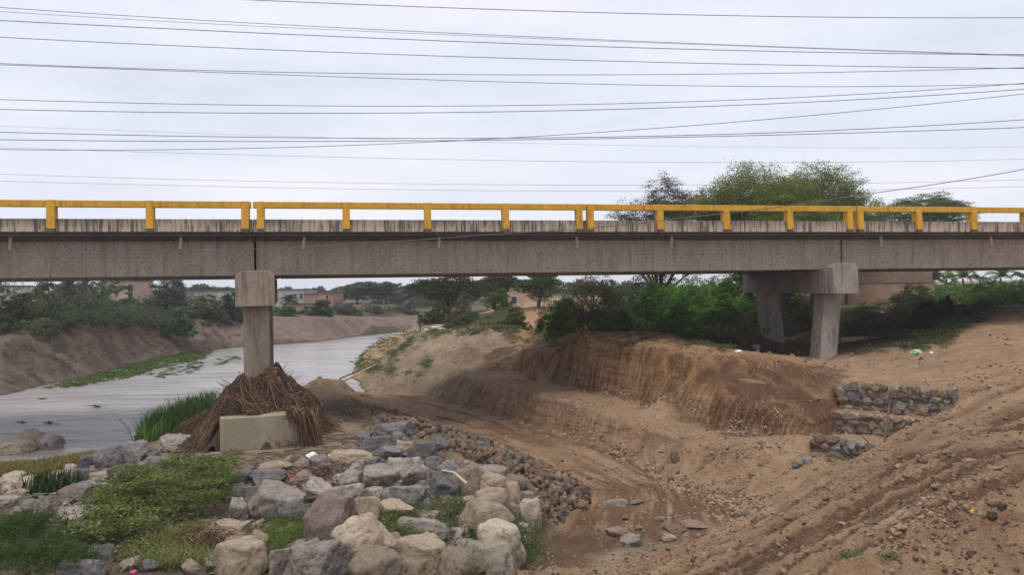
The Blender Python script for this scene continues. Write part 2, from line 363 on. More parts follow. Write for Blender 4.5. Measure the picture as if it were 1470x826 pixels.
def blur(Z, n=1):
    for _ in range(n):
        Z = Z.copy()
        Z[1:-1] = Z[:-2]*.25+Z[1:-1]*.5+Z[2:]*.25
        Z[:, 1:-1] = Z[:, :-2]*.25+Z[:, 1:-1]*.5+Z[:, 2:]*.25
    return Z
Zs = blur(Z, 1); wallness = np.clip(segdist(XX, YY, base)-.5, 0, 1)*np.clip(segdist(XX, YY, W1+W2[::-1]+W3)-.3, 0, 1)
Z = np.where(True, Zs*wallness+blur(Z, 1)*(1-wallness), Z)
# sand heap beside the pier
hx, hy, _ = B(458, 600, .5)
hx, hy = -9.9, 38.4
Z = Z+.92*np.exp(-(((XX-hx)/1.35)**2+((YY-hy)/1.5)**2)**2.2)*(.85+.5*fbm(XX*1.5, YY*1.5, 4, 29))+.35*np.exp(-((XX-hx-1.0)/1.2)**2-((YY-hy+1.0)/1.6)**2)
slopeY = np.abs(np.gradient(Z, axis=0)/np.gradient(YY, axis=0)); slopeX = np.abs(np.gradient(Z, axis=1)/np.gradient(XX, axis=1)); SL = np.hypot(slopeX, slopeY)
dist_cam = np.hypot(XX, YY)
far = np.clip((dist_cam-60)/200, 0, 1)
land = np.clip((Z-.02)/.15, 0, 1)
Z = Z+land*(fbm(XX*.35, YY*.35, 4, 31)*.10+fbm(XX*1.3, YY*1.3, 4, 33)*.055+fbm(XX*4.5, YY*4.5, 4, 35, .7)*(.042+.075*np.clip(SL, 0, 1)))*(1-far)
Z = Z+np.clip(SL, 0, 1.5)*land*(fbm(XX*2.2, YY*2.2, 5, 41)*.10)*(1-far)*(1-masonry)
Z = Z+far*fbm(XX*.01, YY*.01, 3, 47)*.8*np.clip((YY-140)/100, 0, 1)
brow = np.clip(1.6-segdist(XX, YY, [tuple(p[:2]) for p in (B(821, 478, Y=34), B(869, 482, Y=32), B(917, 490, Y=30), B(980, 500, Y=28.0), B(1040, 508, Y=26.5), B(1120, 518, Y=26))])/1.3, 0, 1)
rg1 = 1-2*np.abs(fbm(XX*.9, YY*.9, 5, 51, .6)); rg2 = fbm(XX*2.6, YY*2.6, 5, 53, .65)
Z = Z+brow*(.16*(rg1-.6)+.20*rg2)
mnd = soft0 = np.clip(1-np.hypot((XX+2.5)/6, (YY-46)/8), 0, 1); Z = Z+mnd*(.45*fbm(XX*.8+YY*.3, YY*.35, 5, 55, .6)+.22*fbm(XX*2.2, YY*2.2, 4, 56, .65))
rbank = np.clip(1-segdist(XX, YY, [B(510, 588, .3)[:2], B(600, 622, .5)[:2], B(690, 658, .6)[:2], B(770, 700, .6)[:2], B(815, 738, .4)[:2]])/1.5, 0, 1); Z = Z+rbank*(.16+.18*fbm(XX*2, YY*2, 3, 57))
fbd, fba = segcoord(XX, YY, far_shore); onfar = pip(XX, YY, far_shore+far_top[::-1]); gul = fbm(fba*1.0+fbd*.7, fbd*.16, 5, 58, .66); Z = Z+np.where(onfar, .24*gul*np.clip(fbd/1.5, 0, 1)+.16*fbm(XX*1.5, YY*1.5, 3, 59), 0)
# wheel ruts down the ramp
ta, tb = np.array([2.2, 11.6]), np.array([13.0, 15.6]); 
mid_line = [((a[0]+b[0])/2, (a[1]+b[1])/2) for a, b in zip(sil[::2], low)]
side = segdist(XX, YY, sil); sidel = segdist(XX, YY, low)
on_ramp = pip(XX, YY, sil+low[::-1])
vv = np.where(on_ramp, side/(side+sidel+1e-6), 0)
rut = np.zeros_like(Z)
for c, w, d in ((.30, .045, .13), (.40, .035, .08), (.52, .03, .05), (.64, .05, .14), (.76, .04, .10), (.88, .03, .06)):
    cc = c+.03*fbm(XX*.5, YY*.5, 2, int(c*100))
    rut += -d*np.exp(-((vv-cc)/w)**2)+d*.75*np.exp(-((vv-cc-2.1*w)/w)**2)+d*.4*np.exp(-((vv-cc+2.1*w)/w)**2)
rough = fbm(XX*2, YY*2, 4, 61)
_d, ralong = segcoord(XX, YY, [tuple((np.array(a[:2])+np.array(b[:2]))/2) for a, b in zip(sil, [low[0], low[1], low[1], low[2], low[2], low[3], low[3], low[4], low[4]])])
streak = fbm(vv*17+.5*nq, ralong*.38, 5, 66, .62) if (nq := fbm(XX*.4, YY*.4, 2, 67)) is not None else 0
streak2 = fbm(vv*42, ralong*.9, 3, 68, .6)
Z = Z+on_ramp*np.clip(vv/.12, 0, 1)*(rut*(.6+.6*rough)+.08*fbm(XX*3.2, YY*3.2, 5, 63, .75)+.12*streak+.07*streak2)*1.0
# tracks on the pit floor
pit = [B(500, 570, .15)]+toe[1:]+[(4.5, 16, .2), (2.1, 14.5, .2), B(860, 826, .3), B(765, 826, .2), B(765, 800, .16), B(835, 742, .16), B(850, 712, .16), B(775, 670, .16), B(700, 643, .16), B(620, 610, .16), B(505, 583, .16)]
in_pit = pip(XX, YY, pit); dpit = segdist(XX, YY, pit+[pit[0]])
pw = np.where(in_pit, np.clip(dpit/.8, 0, 1), 0)
axisline = [B(520, 568, .2), B(600, 588, .2), B(700, 620, .2), B(800, 655, .2), B(900, 705, .2), B(880, 770, .2), B(815, 826, .2)]
da, al_ = segcoord(XX, YY, axisline)
pst = fbm(da*2.6+.6*fbm(XX*.4, YY*.4, 2, 74), al_*.22, 5, 75, .62)
band = pip(XX, YY, toe+edge[::-1]); td, tal = segcoord(XX, YY, toe); bst = fbm(tal*3.2+td*1.1, td*.7, 4, 77, .6)
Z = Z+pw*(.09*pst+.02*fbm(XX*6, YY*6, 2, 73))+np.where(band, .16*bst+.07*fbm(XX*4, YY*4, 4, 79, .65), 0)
wet = pip(XX, YY, near_shore+far_shore[::-1]); wd = np.minimum(segdist(XX, YY, near_shore), segdist(XX, YY, far_shore)); Z = np.where(wet, np.minimum(Z, .03-.25*wd), Z)
# ---- heights back at any point and along any line of sight
def ground(x, y):
    j = int(np.clip(np.searchsorted(GX, x)-1, 0, len(GX)-2)); i = int(np.clip(np.searchsorted(GY, y)-1, 0, len(GY)-2))
    fx = (x-GX[j])/(GX[j+1]-GX[j]); fy = (y-GY[i])/(GY[i+1]-GY[i])
    return float((Z[i, j]*(1-fx)+Z[i, j+1]*fx)*(1-fy)+(Z[i+1, j]*(1-fx)+Z[i+1, j+1]*fx)*fy)
def G(px, py, near=7.0):
    d = ray(px, py); t = near; last = t
    while t < 400:
        h = max(ground(d.x*t, t), 0.0)
        if CAMZ+d.z*t <= h:
            lo, hi = last, t
            for _ in range(14):
                m = (lo+hi)/2
                if CAMZ+d.z*m <= max(ground(d.x*m, m), 0.0): hi = m
                else: lo = m
            return (d.x*hi, hi, CAMZ+d.z*hi)
        last = t; t += .04+.004*t
    return (d.x*150, 150, ground(d.x*150, 150))
# ---- soil colour by place (earth, damp and plant cover, plus shade painted on the cut bank)
fside = pip(XX, YY, [(p[0]+2, p[1]-5) for p in far_shore]+[(900, 1300), (-900, 1300)])
C = np.empty(Z.shape+(3,)); C[:] = (.385, .268, .178)
def paint(mask, col, k=1.0):
    m = (np.clip(mask, 0, 1)*k)[..., None]; C[:] = C*(1-m)+np.array(col)*m
def soft(poly, w=.6, n=.8, s=91):
    d = segdist(XX, YY, list(poly)+[poly[0]]); sd = np.where(pip(XX, YY, poly), d, -d)
    return np.clip((sd+n*fbm(XX*1.1, YY*1.1, 4, s))/w+.5, 0, 1)
nA = fbm(XX*.5, YY*.5, 5, 101); nB = fbm(XX*2.5, YY*2.5, 4, 103)
paint(fside.astype(float), (.255, .19, .152))
paint(np.clip((YY-90)/40, 0, 1), (.15, .135, .085))
paint(((XX > 14) & (YY > 46)).astype(float)*np.clip((YY-44)/10, 0, 1), (.085, .13, .035))
paint(soft([(-120, 34), (-60, 34)]+[p[:2] for p in far_shore[2:]]+[(60, 160), (-200, 160)], 2), (.255, .19, .152))
paint(np.clip(1-segdist(XX, YY, far_step)/2.6, 0, 1), (.24, .185, .15), .6)
paint(soft([(p[0], p[1]+2.5) for p in far_top]+[(400, 4000), (-900, 4000), (-900, 60)], 3, 2), (.15, .13, .08))
paint(soft([near_shore[i][:2] for i in range(2, 13)]+[(-7.6, 36)]+[B(505, 590, .2)[:2], B(655, 658, .9)[:2], B(770, 735, .5)[:2], B(765, 826, .3)[:2], (0, 5), (-60, 5)], .8), (.17, .14, .105))
paint(soft([B(215, 640, .6), B(300, 612, .6), B(480, 590, .6), B(520, 610, .8), B(530, 655, .8), B(430, 690, .9), B(250, 680, .8)], .8), (.33, .27, .205))
paint(np.clip(1.6-np.hypot(XX-hx, YY-hy)/2.2, 0, 1), (.33, .245, .165))
paint(soft([B(505, 545, .2), B(560, 500, 1.7), B(600, 468, Y=57), B(683, 473, Y=46), B(735, 495, Y=41), B(740, 532, 1.35), B(660, 545, 1.3), B(600, 566, .2), B(540, 562, .2)], 1.0), (.27, .215, .155))
mr = fbm(XX*1.0+YY*.35, YY*.4-XX*.15, 5, 85, .65); paint(mnd*1.6*np.clip(mr*3, 0, 1), (.36, .285, .205), .8); paint(mnd*1.6*np.clip(-mr*3, 0, 1), (.15, .11, .075), .8)
paint(soft([B(692, 520, Y=41), B(742, 500, Y=40.5), B(745, 528, Y=39), B(705, 532, Y=39)], .4, .3), (.10, .065, .04), .85)  # shade of a notch in the bank, painted as a dark patch
paint(np.clip(1-fd0/.35, 0, 1), (.20, .125, .075), .6)  # crease shade painted along the foot of the cut
paint(soft([base[1], base[3], base[6], base[9], base[11], B(1190, 600, 1.8), B(1190, 535, Y=24.5), B(980, 500, Y=27.4), B(821, 480, Y=33.3), B(745, 500, Y=39)], .5), (.31, .175, .092))
paint(soft([B(1010, 500, Y=27.2), B(1200, 520, Y=25.5), B(1200, 580, Y=22.4), B(1170, 642, 1.0), B(1080, 628, 1.0), B(1020, 612, 1.05), B(1000, 560, Y=25)], .5), (.155, .088, .054))  # shade of the recess by the right pier, painted into the soil colour
fc = pip(XX, YY, base+crest[::-1]); fd, fs_ = segcoord(XX, YY, base); paint(fc*np.clip(fbm(fs_*1.3, fd*2, 5, 83, .65)*2.4, 0, 1), (.15, .088, .052), .8); cst = np.sin(2*math.pi*(fs0/.24+1.1*jit)); paint(fc*np.clip(1.3-fd/.9, 0, 1)*np.clip(cst*1.5+.2, 0, 1), (.125, .075, .045), .6); paint(fc*np.clip(1.2-fd/.9, 0, 1)*np.clip(-cst*1.5-.3, 0, 1), (.36, .24, .14), .5); paint(fc*np.clip(fbm(fs_*1.1+9, fd*3, 5, 84, .65)*2.2-.2, 0, 1), (.42, .27, .15), .7)  # shade of cavities and dug grooves painted dark, ridges between grooves painted pale
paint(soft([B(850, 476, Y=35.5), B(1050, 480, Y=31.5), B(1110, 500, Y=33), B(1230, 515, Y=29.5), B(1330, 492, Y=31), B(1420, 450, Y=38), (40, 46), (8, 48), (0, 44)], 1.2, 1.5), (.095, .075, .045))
paint(soft([B(1380, 440, Y=46), B(1470, 430, Y=50), (60, 55), (60, 44)], 1.5, 1.5), (.12, .14, .05))
paint(soft([B(735, 495, Y=43), B(770, 500, Y=40), B(800, 470, Y=45), B(800, 440, Y=60), B(735, 440, Y=60), B(725, 465, Y=50)], 1, .8), (.40, .24, .15))
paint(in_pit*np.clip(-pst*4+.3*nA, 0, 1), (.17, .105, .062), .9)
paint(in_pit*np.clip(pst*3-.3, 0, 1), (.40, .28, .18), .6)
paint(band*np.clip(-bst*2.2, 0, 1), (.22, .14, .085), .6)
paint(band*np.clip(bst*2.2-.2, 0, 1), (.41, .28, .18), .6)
paint(onfar*np.clip(gul*2.6, 0, 1), (.31, .235, .185), .7)
paint(onfar*np.clip(-gul*2.6, 0, 1), (.17, .125, .10), .7)
paint(brow*np.clip(.5+rg2*2, 0, 1), (.42, .27, .155), .8)
paint(brow*np.clip(-rg2*2.4, 0, 1), (.17, .095, .055), .8)
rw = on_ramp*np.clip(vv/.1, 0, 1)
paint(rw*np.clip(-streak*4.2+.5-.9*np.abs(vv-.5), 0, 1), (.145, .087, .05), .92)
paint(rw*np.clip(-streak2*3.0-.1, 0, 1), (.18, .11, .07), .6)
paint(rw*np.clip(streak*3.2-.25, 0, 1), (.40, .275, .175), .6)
paint(soft([B(790, 775, .2), B(870, 765, .2), B(905, 775, .2), B(850, 826, .3), B(765, 826, .3)], .5, .4), (.155, .105, .07), .85)
paint(soft([B(860, 795, .3), B(905, 770, .3), B(960, 775, .3), B(900, 800, .4), B(850, 826, .4)], .4, .4), (.36, .30, .22), .9)
paint(soft([B(700, 605, .2), B(790, 630, .2), B(850, 670, .2), B(780, 655, .2), B(700, 625, .2)], 1, 1), (.19, .12, .07), .7)
paint(np.clip(1-Z/.12, 0, 1), (.10, .08, .06), .8)
C *= np.where(((XX < 60) & (fside))[..., None], np.array([.95, .95, .98]), np.array([1.28, 1.24, 1.19])); C *= (1+0.16*nA+.18*nB)[..., None]
C = np.clip(C, .02, .62)
nyy, nxx = Z.shape
V = np.stack([XX, YY, Z], -1).reshape(-1, 3)
idx = np.arange(nyy*nxx).reshape(nyy, nxx)
F = np.stack([idx[:-1, :-1], idx[:-1, 1:], idx[1:, 1:], idx[1:, :-1]], -1).reshape(-1, 4)
def soil_mat():
    m, t, p = newmat('soil'); v = coords(t)
    a = nd(t, 'ShaderNodeVertexColor', layer_name='tint').outputs[0]
    n1 = tnoise(t, v, 1.1, 8, .7); n2 = tnoise(t, v, 9, 6, .7)
    n3 = tnoise(t, coords(t, (1, 1, .22)), 15, 2, .5); n5 = tnoise(t, coords(t, (1, 1, .5)), 3.0, 6, .7)
    geo = nd(t, 'ShaderNodeNewGeometry').outputs['Normal']; nzv = nd(t, 'ShaderNodeSeparateXYZ', {0: geo}).outputs[2]
    steep = nd(t, 'ShaderNodeMapRange', {0: nzv, 1: .82, 2: .45, 3: 0.0, 4: 1.0}).outputs[0]
    c = mixc(t, ramp(t, n1, [(.32, .45), (.5, 0)]), a, (.62, .52, .43), 'MULTIPLY')
    c = mixc(t, ramp(t, n2, [(.52, 0), (.72, .55)]), c, (1.28, 1.25, 1.2), 'MULTIPLY')
    c = mixc(t, ramp(t, n2, [(.30, .5), (.42, 0)]), c, (.55, .47, .4), 'MULTIPLY')
    n6 = tnoise(t, v, 38, 5, .8); c = mixc(t, ramp(t, n6, [(.36, .9), (.43, 0)]), c, (.40, .31, .24), 'MULTIPLY'); c = mixc(t, ramp(t, n6, [(.56, 0), (.66, .6)]), c, (1.35, 1.32, 1.27), 'MULTIPLY')
    n7 = tnoise(t, coords(t, (.25, .25, 3.2)), 1.6, 5, .7); c = mixc(t, nd(t, 'ShaderNodeMath', {0: ramp(t, n7, [(.42, .8), (.5, 0)]), 1: steep}, operation='MULTIPLY').outputs[0], c, (.66, .56, .5), 'MULTIPLY')
    st = nd(t, 'ShaderNodeMath', {0: ramp(t, n3, [(.42, .55), (.50, 0)]), 1: nd(t, 'ShaderNodeMath', {0: steep, 1: ramp(t, tnoise(t, v, 1.3, 4, .6), [(.45, 0), (.55, 1)])}, operation='MULTIPLY').outputs[0]}, operation='MULTIPLY').outputs[0]
    c = mixc(t, st, c, (.45, .38, .32), 'MULTIPLY')
    t.links.new(c, p.inputs['Base Color']); p.inputs['Roughness'].default_value = .97; p.inputs['Specular IOR Level'].default_value = .1
    cmk = ramp(t, tnoise(t, v, .9, 4, .6), [(.42, .1), (.58, 1)]); steepm = nd(t, 'ShaderNodeMath', {0: steep, 1: cmk}, operation='MULTIPLY').outputs[0]
    st2 = nd(t, 'ShaderNodeMath', {0: n3, 1: steepm}, operation='MULTIPLY').outputs[0]
    bump(t, p, [(n5, .55, .16), (n2, .9, .10), (n6, 1.0, .05), (st2, .7, .11), (tnoise(t, v, 5, 7, .75), .9, .2)])
    return m
M_soil = soil_mat()
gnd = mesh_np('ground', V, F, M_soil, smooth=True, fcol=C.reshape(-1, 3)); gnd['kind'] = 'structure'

# ------------------------------------------------------------ river
def water_mat():
    m, t, p = newmat('river_water')
    n1 = tnoise(t, coords(t, (.5, 1.0, 1)), 1.3, 6, .68); n2 = tnoise(t, coords(t, (1.3, 2.4, 1)), 2.4, 5, .7); n0 = tnoise(t, coords(t, (.07, .15, 1)), 1.2, 5, .65)
    c = mixc(t, ramp(t, n0, [(.4, 0), (.62, 1)]), (.29, .275, .265), (.41, .39, .38))
    t.links.new(c, p.inputs['Base Color']); p.inputs['Roughness'].default_value = .18; p.inputs['IOR'].default_value = 1.33
    n4 = tnoise(t, coords(t, (.12, .5, 1)), 1.3, 3, .6); bump(t, p, [(n4, .4, .5), (n1, .28, .2), (n2, .35, .06)]); return m
wxs = np.concatenate([np.linspace(-400, -60, 6), np.linspace(-50, 30, 9), np.linspace(60, 400, 6)]); wys = np.linspace(8, 134, 14)
WX, WY = np.meshgrid(wxs, wys); wi = np.arange(WX.size).reshape(WX.shape)
river = mesh_np('river', np.stack([WX, WY, np.zeros_like(WX)], -1).reshape(-1, 3), np.stack([wi[:-1, :-1], wi[:-1, 1:], wi[1:, 1:], wi[1:, :-1]], -1).reshape(-1, 4), water_mat()); river['kind'] = 'structure'

# ------------------------------------------------------------ bridge
BR_A = math.atan(.2); BO = (0.0, 28.0, 0.0)
bridge = tag(empty('road_bridge', BO, BR_A), 'concrete beam bridge with yellow railing crossing the river channel', 'bridge')
ca, sa = math.cos(BR_A), math.sin(BR_A)
def bs(px, yo, py=330):          # distance along the bridge where this sight line meets the plane yo
    d = ray(px, py)              # point = d*t ; local y = -(x)*sa+(y-28)*ca = yo
    t = (yo+28*ca)/(-d.x*sa+ca)
    return d.x*t*ca+(t-28)*sa
J = [bs(366, 0, 360), bs(1208, 0, 355)]; SP = J[1]-J[0]
joints = [J[0]-SP, J[0], J[1], J[1]+SP]
for a, b in zip(joints[:-1], joints[1:]):
    for k, yo in enumerate((0, 2.55, 5.1, 7.65)):
        m = MB(); m.prism([(a+.04, 6.15), (b-.04, 6.15), (b-.04, 7.5), (a+.04, 7.5)], yo, yo+.5)
        m.build('girder', M_girder, bridge, bevel=.02)
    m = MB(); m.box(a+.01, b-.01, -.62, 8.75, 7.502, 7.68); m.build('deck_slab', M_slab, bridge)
    for q in (a+.5, (a+b)/2, b-.7):
        for y0 in (.503, 3.053, 5.603): m = MB(); m.box(q, q+.25, y0, y0+2.04, 6.4, 7.45); m.build('cross_beam', M_girder, bridge)
rail_break = [joints[0]] + [bs(362, -.75, 300), bs(841, -.75, 300), bs(1228, -.75, 300)]
rail_break = [rail_break[1]-(rail_break[2]-rail_break[1])*2, rail_break[1]-(rail_break[2]-rail_break[1])]+rail_break[1:]+[rail_break[3]+11.5, rail_break[3]+23]
m = MB(); m.box(joints[0], joints[-1], -.4, 8.5, 7.684, 7.74); m.build('roadway', M_road, bridge)
post_px = [73, 215, 352, 374, 497, 614, 726, 832, 848, 948, 1043, 1134, 1220, 1235, 1319, 1398, 1474]
post_s = [bs(p, -.85, 315) for p in post_px]
post_s += [post_s[0]-3.02*i for i in (1, 2, 3)]+[post_s[-1]+3.0*i for i in (1, 2, 3)]
for i, (a, b) in enumerate(zip(rail_break[:-1], rail_break[1:])):
    m = MB(); m.box(a+.02, b-.02, -.80, -.52, 7.63, 8.06); m.build('edge_kerb', M_kerb, bridge, bevel=.015)
    m = MB(); m.box(a+.02, b-.02, 8.65, 8.9, 7.63, 8.06); m.build('edge_kerb', M_kerb, bridge, bevel=.015)
    rl = MB(); rl.box(a+.035, b-.035, -.86, -.66, 8.44, 8.66); rl = rl.build('railing', M_yellow, bridge, bevel=.015)
    for s in post_s:
        if a <= s < b:
            w = .125+random.uniform(-.008, .008); q = MB()
            # the foot of each post grows out over the kerb
            q.poly([(s-w, -.86-.012, 8.668), (s+w, -.86-.012, 8.668), (s+w, -.60, 8.668), (s-w, -.60, 8.668), (s-w, -.93, 7.72), (s+w, -.93, 7.72), (s+w, -.60, 7.72), (s-w, -.60, 7.72)],
                   [(3, 2, 1, 0), (4, 5, 6, 7), (0, 1, 5, 4), (1, 2, 6, 5), (2, 3, 7, 6), (3, 0, 4, 7)])
            q.build('railing_post', M_yellow, rl, bevel=.012)
            f = MB(); f.prism([(s-w*.85, 7.6), (s+w*.85, 7.6), (s+w, 7.717), (s-w, 7.717)], -.92, -.803); f.build('post_foot', M_slab, rl)
for px in (15, 260, 437, 631, 828, 965, 1265, 1423):
    s = bs(px, -.3, 352); q = MB(); tl = random.uniform(-.06, .06)
    q.tube([(s, -.28, 7.50), (s+tl*.3, -.28, 7.35), (s+tl, -.28, 7.08)], .055, 10); q.build('drain_pipe', M_pvc, bridge)
# conduit strapped under the overhang
q = MB(); q.tube([(joints[0], -.12, 7.40), (joints[-1], -.12, 7.40)], .04, 8); q.build('conduit', M_slab, bridge)
# piers: their parts are children of the bridge, set in world metres through the inverse of its frame
INV = Matrix.Rotation(BR_A, 4, 'Z'); INV = (Matrix.Translation(BO) @ INV).inverted()
def pier_frame(x, y, ax):        # origin at (x, y), local +y along direction ax
    a = math.atan2(-ax[0], ax[1]); return INV @ Matrix.Translation((x, y, 0)) @ Matrix.Rotation(a, 4, 'Z')
fr = pier_frame(B(366, 420, Y=25.0)[0], 25.0, (-.303, 1))
m = MB(); hw = .62; m.prism([(-hw, 5.1), (hw, 5.1), (hw, 6.08), (hw-.02, 6.12), (-hw+.02, 6.12), (-hw, 6.08)], .36, 9.4, fr)
m.prism([(-hw-.01, 5.09), (hw+.01, 5.09), (hw+.01, 6.13), (hw-.14, 6.3), (-hw+.2, 6.3), (-hw-.01, 6.1)], 0, .36, fr)
cap1 = m.build('pier_cap', M_pier, bridge, bevel=.02)
for y0 in (.7, 7.2):
    m = MB(); m.box(-.43, .43, y0, y0+1.1, .3, 5.089, fr); m.build('pier_column', M_pier, bridge, bevel=.02)
fr2 = pier_frame(B(373.5, 640, Y=23.1)[0], 23.1, (-.33, 1))
m = MB(); m.box(-1.16, 1.16, 0, 9, -.4, 1.72, fr2); m.build('pier_footing', M_foot, bridge, bevel=.03)
x0 = B(1214, 400, Y=29.2)[0]; fr = pier_frame(x0, 29.2, (-.045, 1))
m = MB(); hw = .5
m.prism([(-hw, 5.17), (hw, 5.17), (hw, 6.1), (hw-.02, 6.13), (-hw+.02, 6.13), (-hw, 6.1)], .5, 10.0, fr)
m.prism([(-hw-.01, 5.16), (hw+.01, 5.16), (hw+.01, 6.2), (hw-.12, 6.37), (-hw+.12, 6.37), (-hw-.01, 6.2)], 0, .5, fr)
m.build('pier_cap', M_pier2, bridge, bevel=.02)
def leg(xt, yt, xb, yb, zt, zb, w, d):
    m = MB(); P = lambda x, y, z: tuple(INV @ Vector((x, y, z)))
    c = .1
    def ring(x, y, z, k=1): return [P(x-w/2, y+c, z), P(x-w/2+c, y, z), P(x+w/2-c, y, z), P(x+w/2, y+c, z), P(x+w/2, y+d, z), P(x-w/2, y+d, z)]
    m.poly(ring(xt, yt, zt)+ring(xb, yb, zb), [tuple(range(5, -1, -1)), tuple(range(6, 12))]+[(i, (i+1) % 6, (i+1) % 6+6, i+6) for i in range(6)])
    return m.build('pier_leg', M_pier2, bridge, bevel=.015)
pa = B(1197, 421, Y=30.6); pb = B(1188, 512, Y=30.0); leg(pa[0], 30.6, pb[0], 30.0, 5.16, 1.6, .72, 1.1)
pa = B(1108, 424, Y=36.6); pb = B(1120, 508, Y=37.2); leg(pa[0], 36.6, pb[0], 37.2, 5.16, 1.4, .8, 1.3)

# ------------------------------------------------------------ rock
def rock_mat(name, base, light, dark, crack=.5, spots=.3):
    m, t, p = newmat(name); v = coords(t)
    oi = nd(t, 'ShaderNodeObjectInfo'); rnd = oi.outputs['Random']
    off = nd(t, 'ShaderNodeVectorMath', {0: v, 1: (0, 0, 0)}, operation='ADD')
    cmb = nd(t, 'ShaderNodeCombineXYZ', {0: nd(t, 'ShaderNodeMath', {0: rnd, 1: 40.0}, operation='MULTIPLY').outputs[0], 1: rnd}); t.links.new(cmb.outputs[0], off.inputs[1]); v2 = off.outputs[0]
    n1 = tnoise(t, v2, 1.6, 7, .65); n2 = tnoise(t, v2, 9, 6, .75); n3 = tnoise(t, v2, 26, 4, .7)
    c = mixc(t, ramp(t, n1, [(.36, 0), (.62, 1)]), base, light)
    n4 = tnoise(t, v2, 2.7, 9, .72); c = mixc(t, ramp(t, n4, [(.36, .9), (.50, 0)]), c, dark)
    c = mixc(t, ramp(t, n2, [(.32, .5), (.42, 0)]), c, dark)
    c = mixc(t, ramp(t, n3, [(.60, 0), (.70, spots)]), c, [min(.8, q*1.6) for q in light])
    w = tnoise(t, v2, 3.1, 8, .7)
    ab = nd(t, 'ShaderNodeMath', {0: nd(t, 'ShaderNodeMath', {0: w, 1: .5}, operation='SUBTRACT').outputs[0]}, operation='ABSOLUTE').outputs[0]
    crk = ramp(t, ab, [(0, crack), (.012, 0)]); c = mixc(t, crk, c, [q*.45 for q in dark])
    g = nd(t, 'ShaderNodeNewGeometry'); nzv = nd(t, 'ShaderNodeSeparateXYZ', {0: g.outputs['Normal']}).outputs[2]
    dust = nd(t, 'ShaderNodeMath', {0: nd(t, 'ShaderNodeMapRange', {0: nzv, 1: .35, 2: .95}).outputs[0], 1: ramp(t, n2, [(.4, .1), (.6, .55)])}, operation='MULTIPLY').outputs[0]
    c = mixc(t, dust, c, [min(.8, q*1.12+.03) for q in light])
    hs = nd(t, 'ShaderNodeHueSaturation', {'Color': c, 'Value': nd(t, 'ShaderNodeMapRange', {0: rnd, 3: .72, 4: 1.22}).outputs[0]}).outputs[0]
    t.links.new(hs, p.inputs['Base Color']); p.inputs['Roughness'].default_value = .93; p.inputs['Specular IOR Level'].default_value = .2
    bump(t, p, [(n1, .8, .2), (n4, .8, .16), (n2, .9, .07), (n3, .6, .02), (ramp(t, ab, [(0, 0), (.02, 1)]), .35, .02)])
    return m
RM = {'grey': rock_mat('dark_grey_rock', (.20, .185, .18), (.34, .315, .295), (.08, .072, .07)),
      'lgrey': rock_mat('light_grey_rock', (.38, .33, .275), (.52, .455, .385), (.10, .085, .075)),
      'tan': rock_mat('tan_boulder', (.42, .32, .22), (.57, .46, .34), (.20, .14, .09), .25),
      'pale': rock_mat('pale_boulder', (.50, .405, .30), (.64, .55, .44), (.24, .17, .12), .2),
      'pink': rock_mat('pinkish_slab', (.33, .25, .205), (.42, .33, .28), (.20, .14, .115), .3),
      'brown': rock_mat('brown_rubble', (.26, .175, .12), (.37, .26, .18), (.11, .07, .05), .3),
      'rtan': rock_mat('tan_rubble', (.37, .255, .17), (.46, .35, .25), (.16, .10, .065), .3)}
def ico(sub):
    bm = bmesh.new(); bmesh.ops.create_icosphere(bm, subdivisions=sub, radius=1)
    V = np.array([v.co[:] for v in bm.verts]); F = np.array([[v.index for v in f.verts] for f in bm.faces]); bm.free(); return V, F
ICO = {k: ico(k) for k in (1, 2, 3, 5)}
def rock_mesh(name, seed, kind, sub=5):
    rs = np.random.RandomState(seed); V, F = ICO[sub]
    if kind == 'ang': K, lo, hi, pw = 14, .50, 1.0, 55
    elif kind == 'chip': K, lo, hi, pw = 9, .42, .95, 80
    elif kind == 'slab': K, lo, hi, pw = 12, .6, 1.0, 30
    else: K, lo, hi, pw = 13, .74, 1.02, 14
    N = rs.normal(size=(K, 3)); N /= np.linalg.norm(N, axis=1)[:, None]; O = rs.uniform(lo, hi, K)
    N[0] = (0, 0, 1); N[1] = (0, 0, -1); O[0] = .72; O[1] = .75
    d = V@N.T; q = np.maximum(d, 1e-3)/O; r = 1/((q**pw).sum(1)+(1/(1.6 if kind == 'chip' else 1.08))**pw)**(1/pw)
    P = V*r[:, None]
    f = 1.7
    nzv = np.array([mn.fractal(Vector(p*f+seed*3.1), 1.0, 2.0, 5 if sub > 3 else 2) for p in P])
    nb = np.array([mn.fractal(Vector(p*5.5+seed*1.7), .8, 2.1, 4 if sub > 3 else 1) for p in P])
    rd = np.array([abs(mn.noise(Vector(p*2.3+seed*.7))) for p in P])
    amp = .12 if kind != 'round' else .10
    lowf = np.array([mn.noise(Vector(p*1.1+seed*2.3)) for p in P]); P = P*(1+(.10 if kind != 'round' else .16)*lowf)[:, None]
    P = P*(1+amp*nzv+(.022 if kind != 'round' else .011)*nb-(.05*np.clip(.12-rd, 0, 1)/.12 if kind != 'round' else .02*np.clip(.08-rd, 0, 1)/.08))[:, None]
    P /= np.abs(P).max(0)       # unit half size in each axis
    me = bpy.data.meshes.new(name); me.from_pydata(P.tolist(), [], F.tolist()); me.polygons.foreach_set('use_smooth', [sub > 2]*len(F)); me.materials.append(RM['grey']); me.update()
    return me
P_ang = [rock_mesh('boulder', 10+i, 'ang') for i in range(9)]
P_rnd = [rock_mesh('boulder', 40+i, 'round') for i in range(8)]
P_sm = [rock_mesh('rubble_stone', 70+i, 'chip', 2) for i in range(8)]
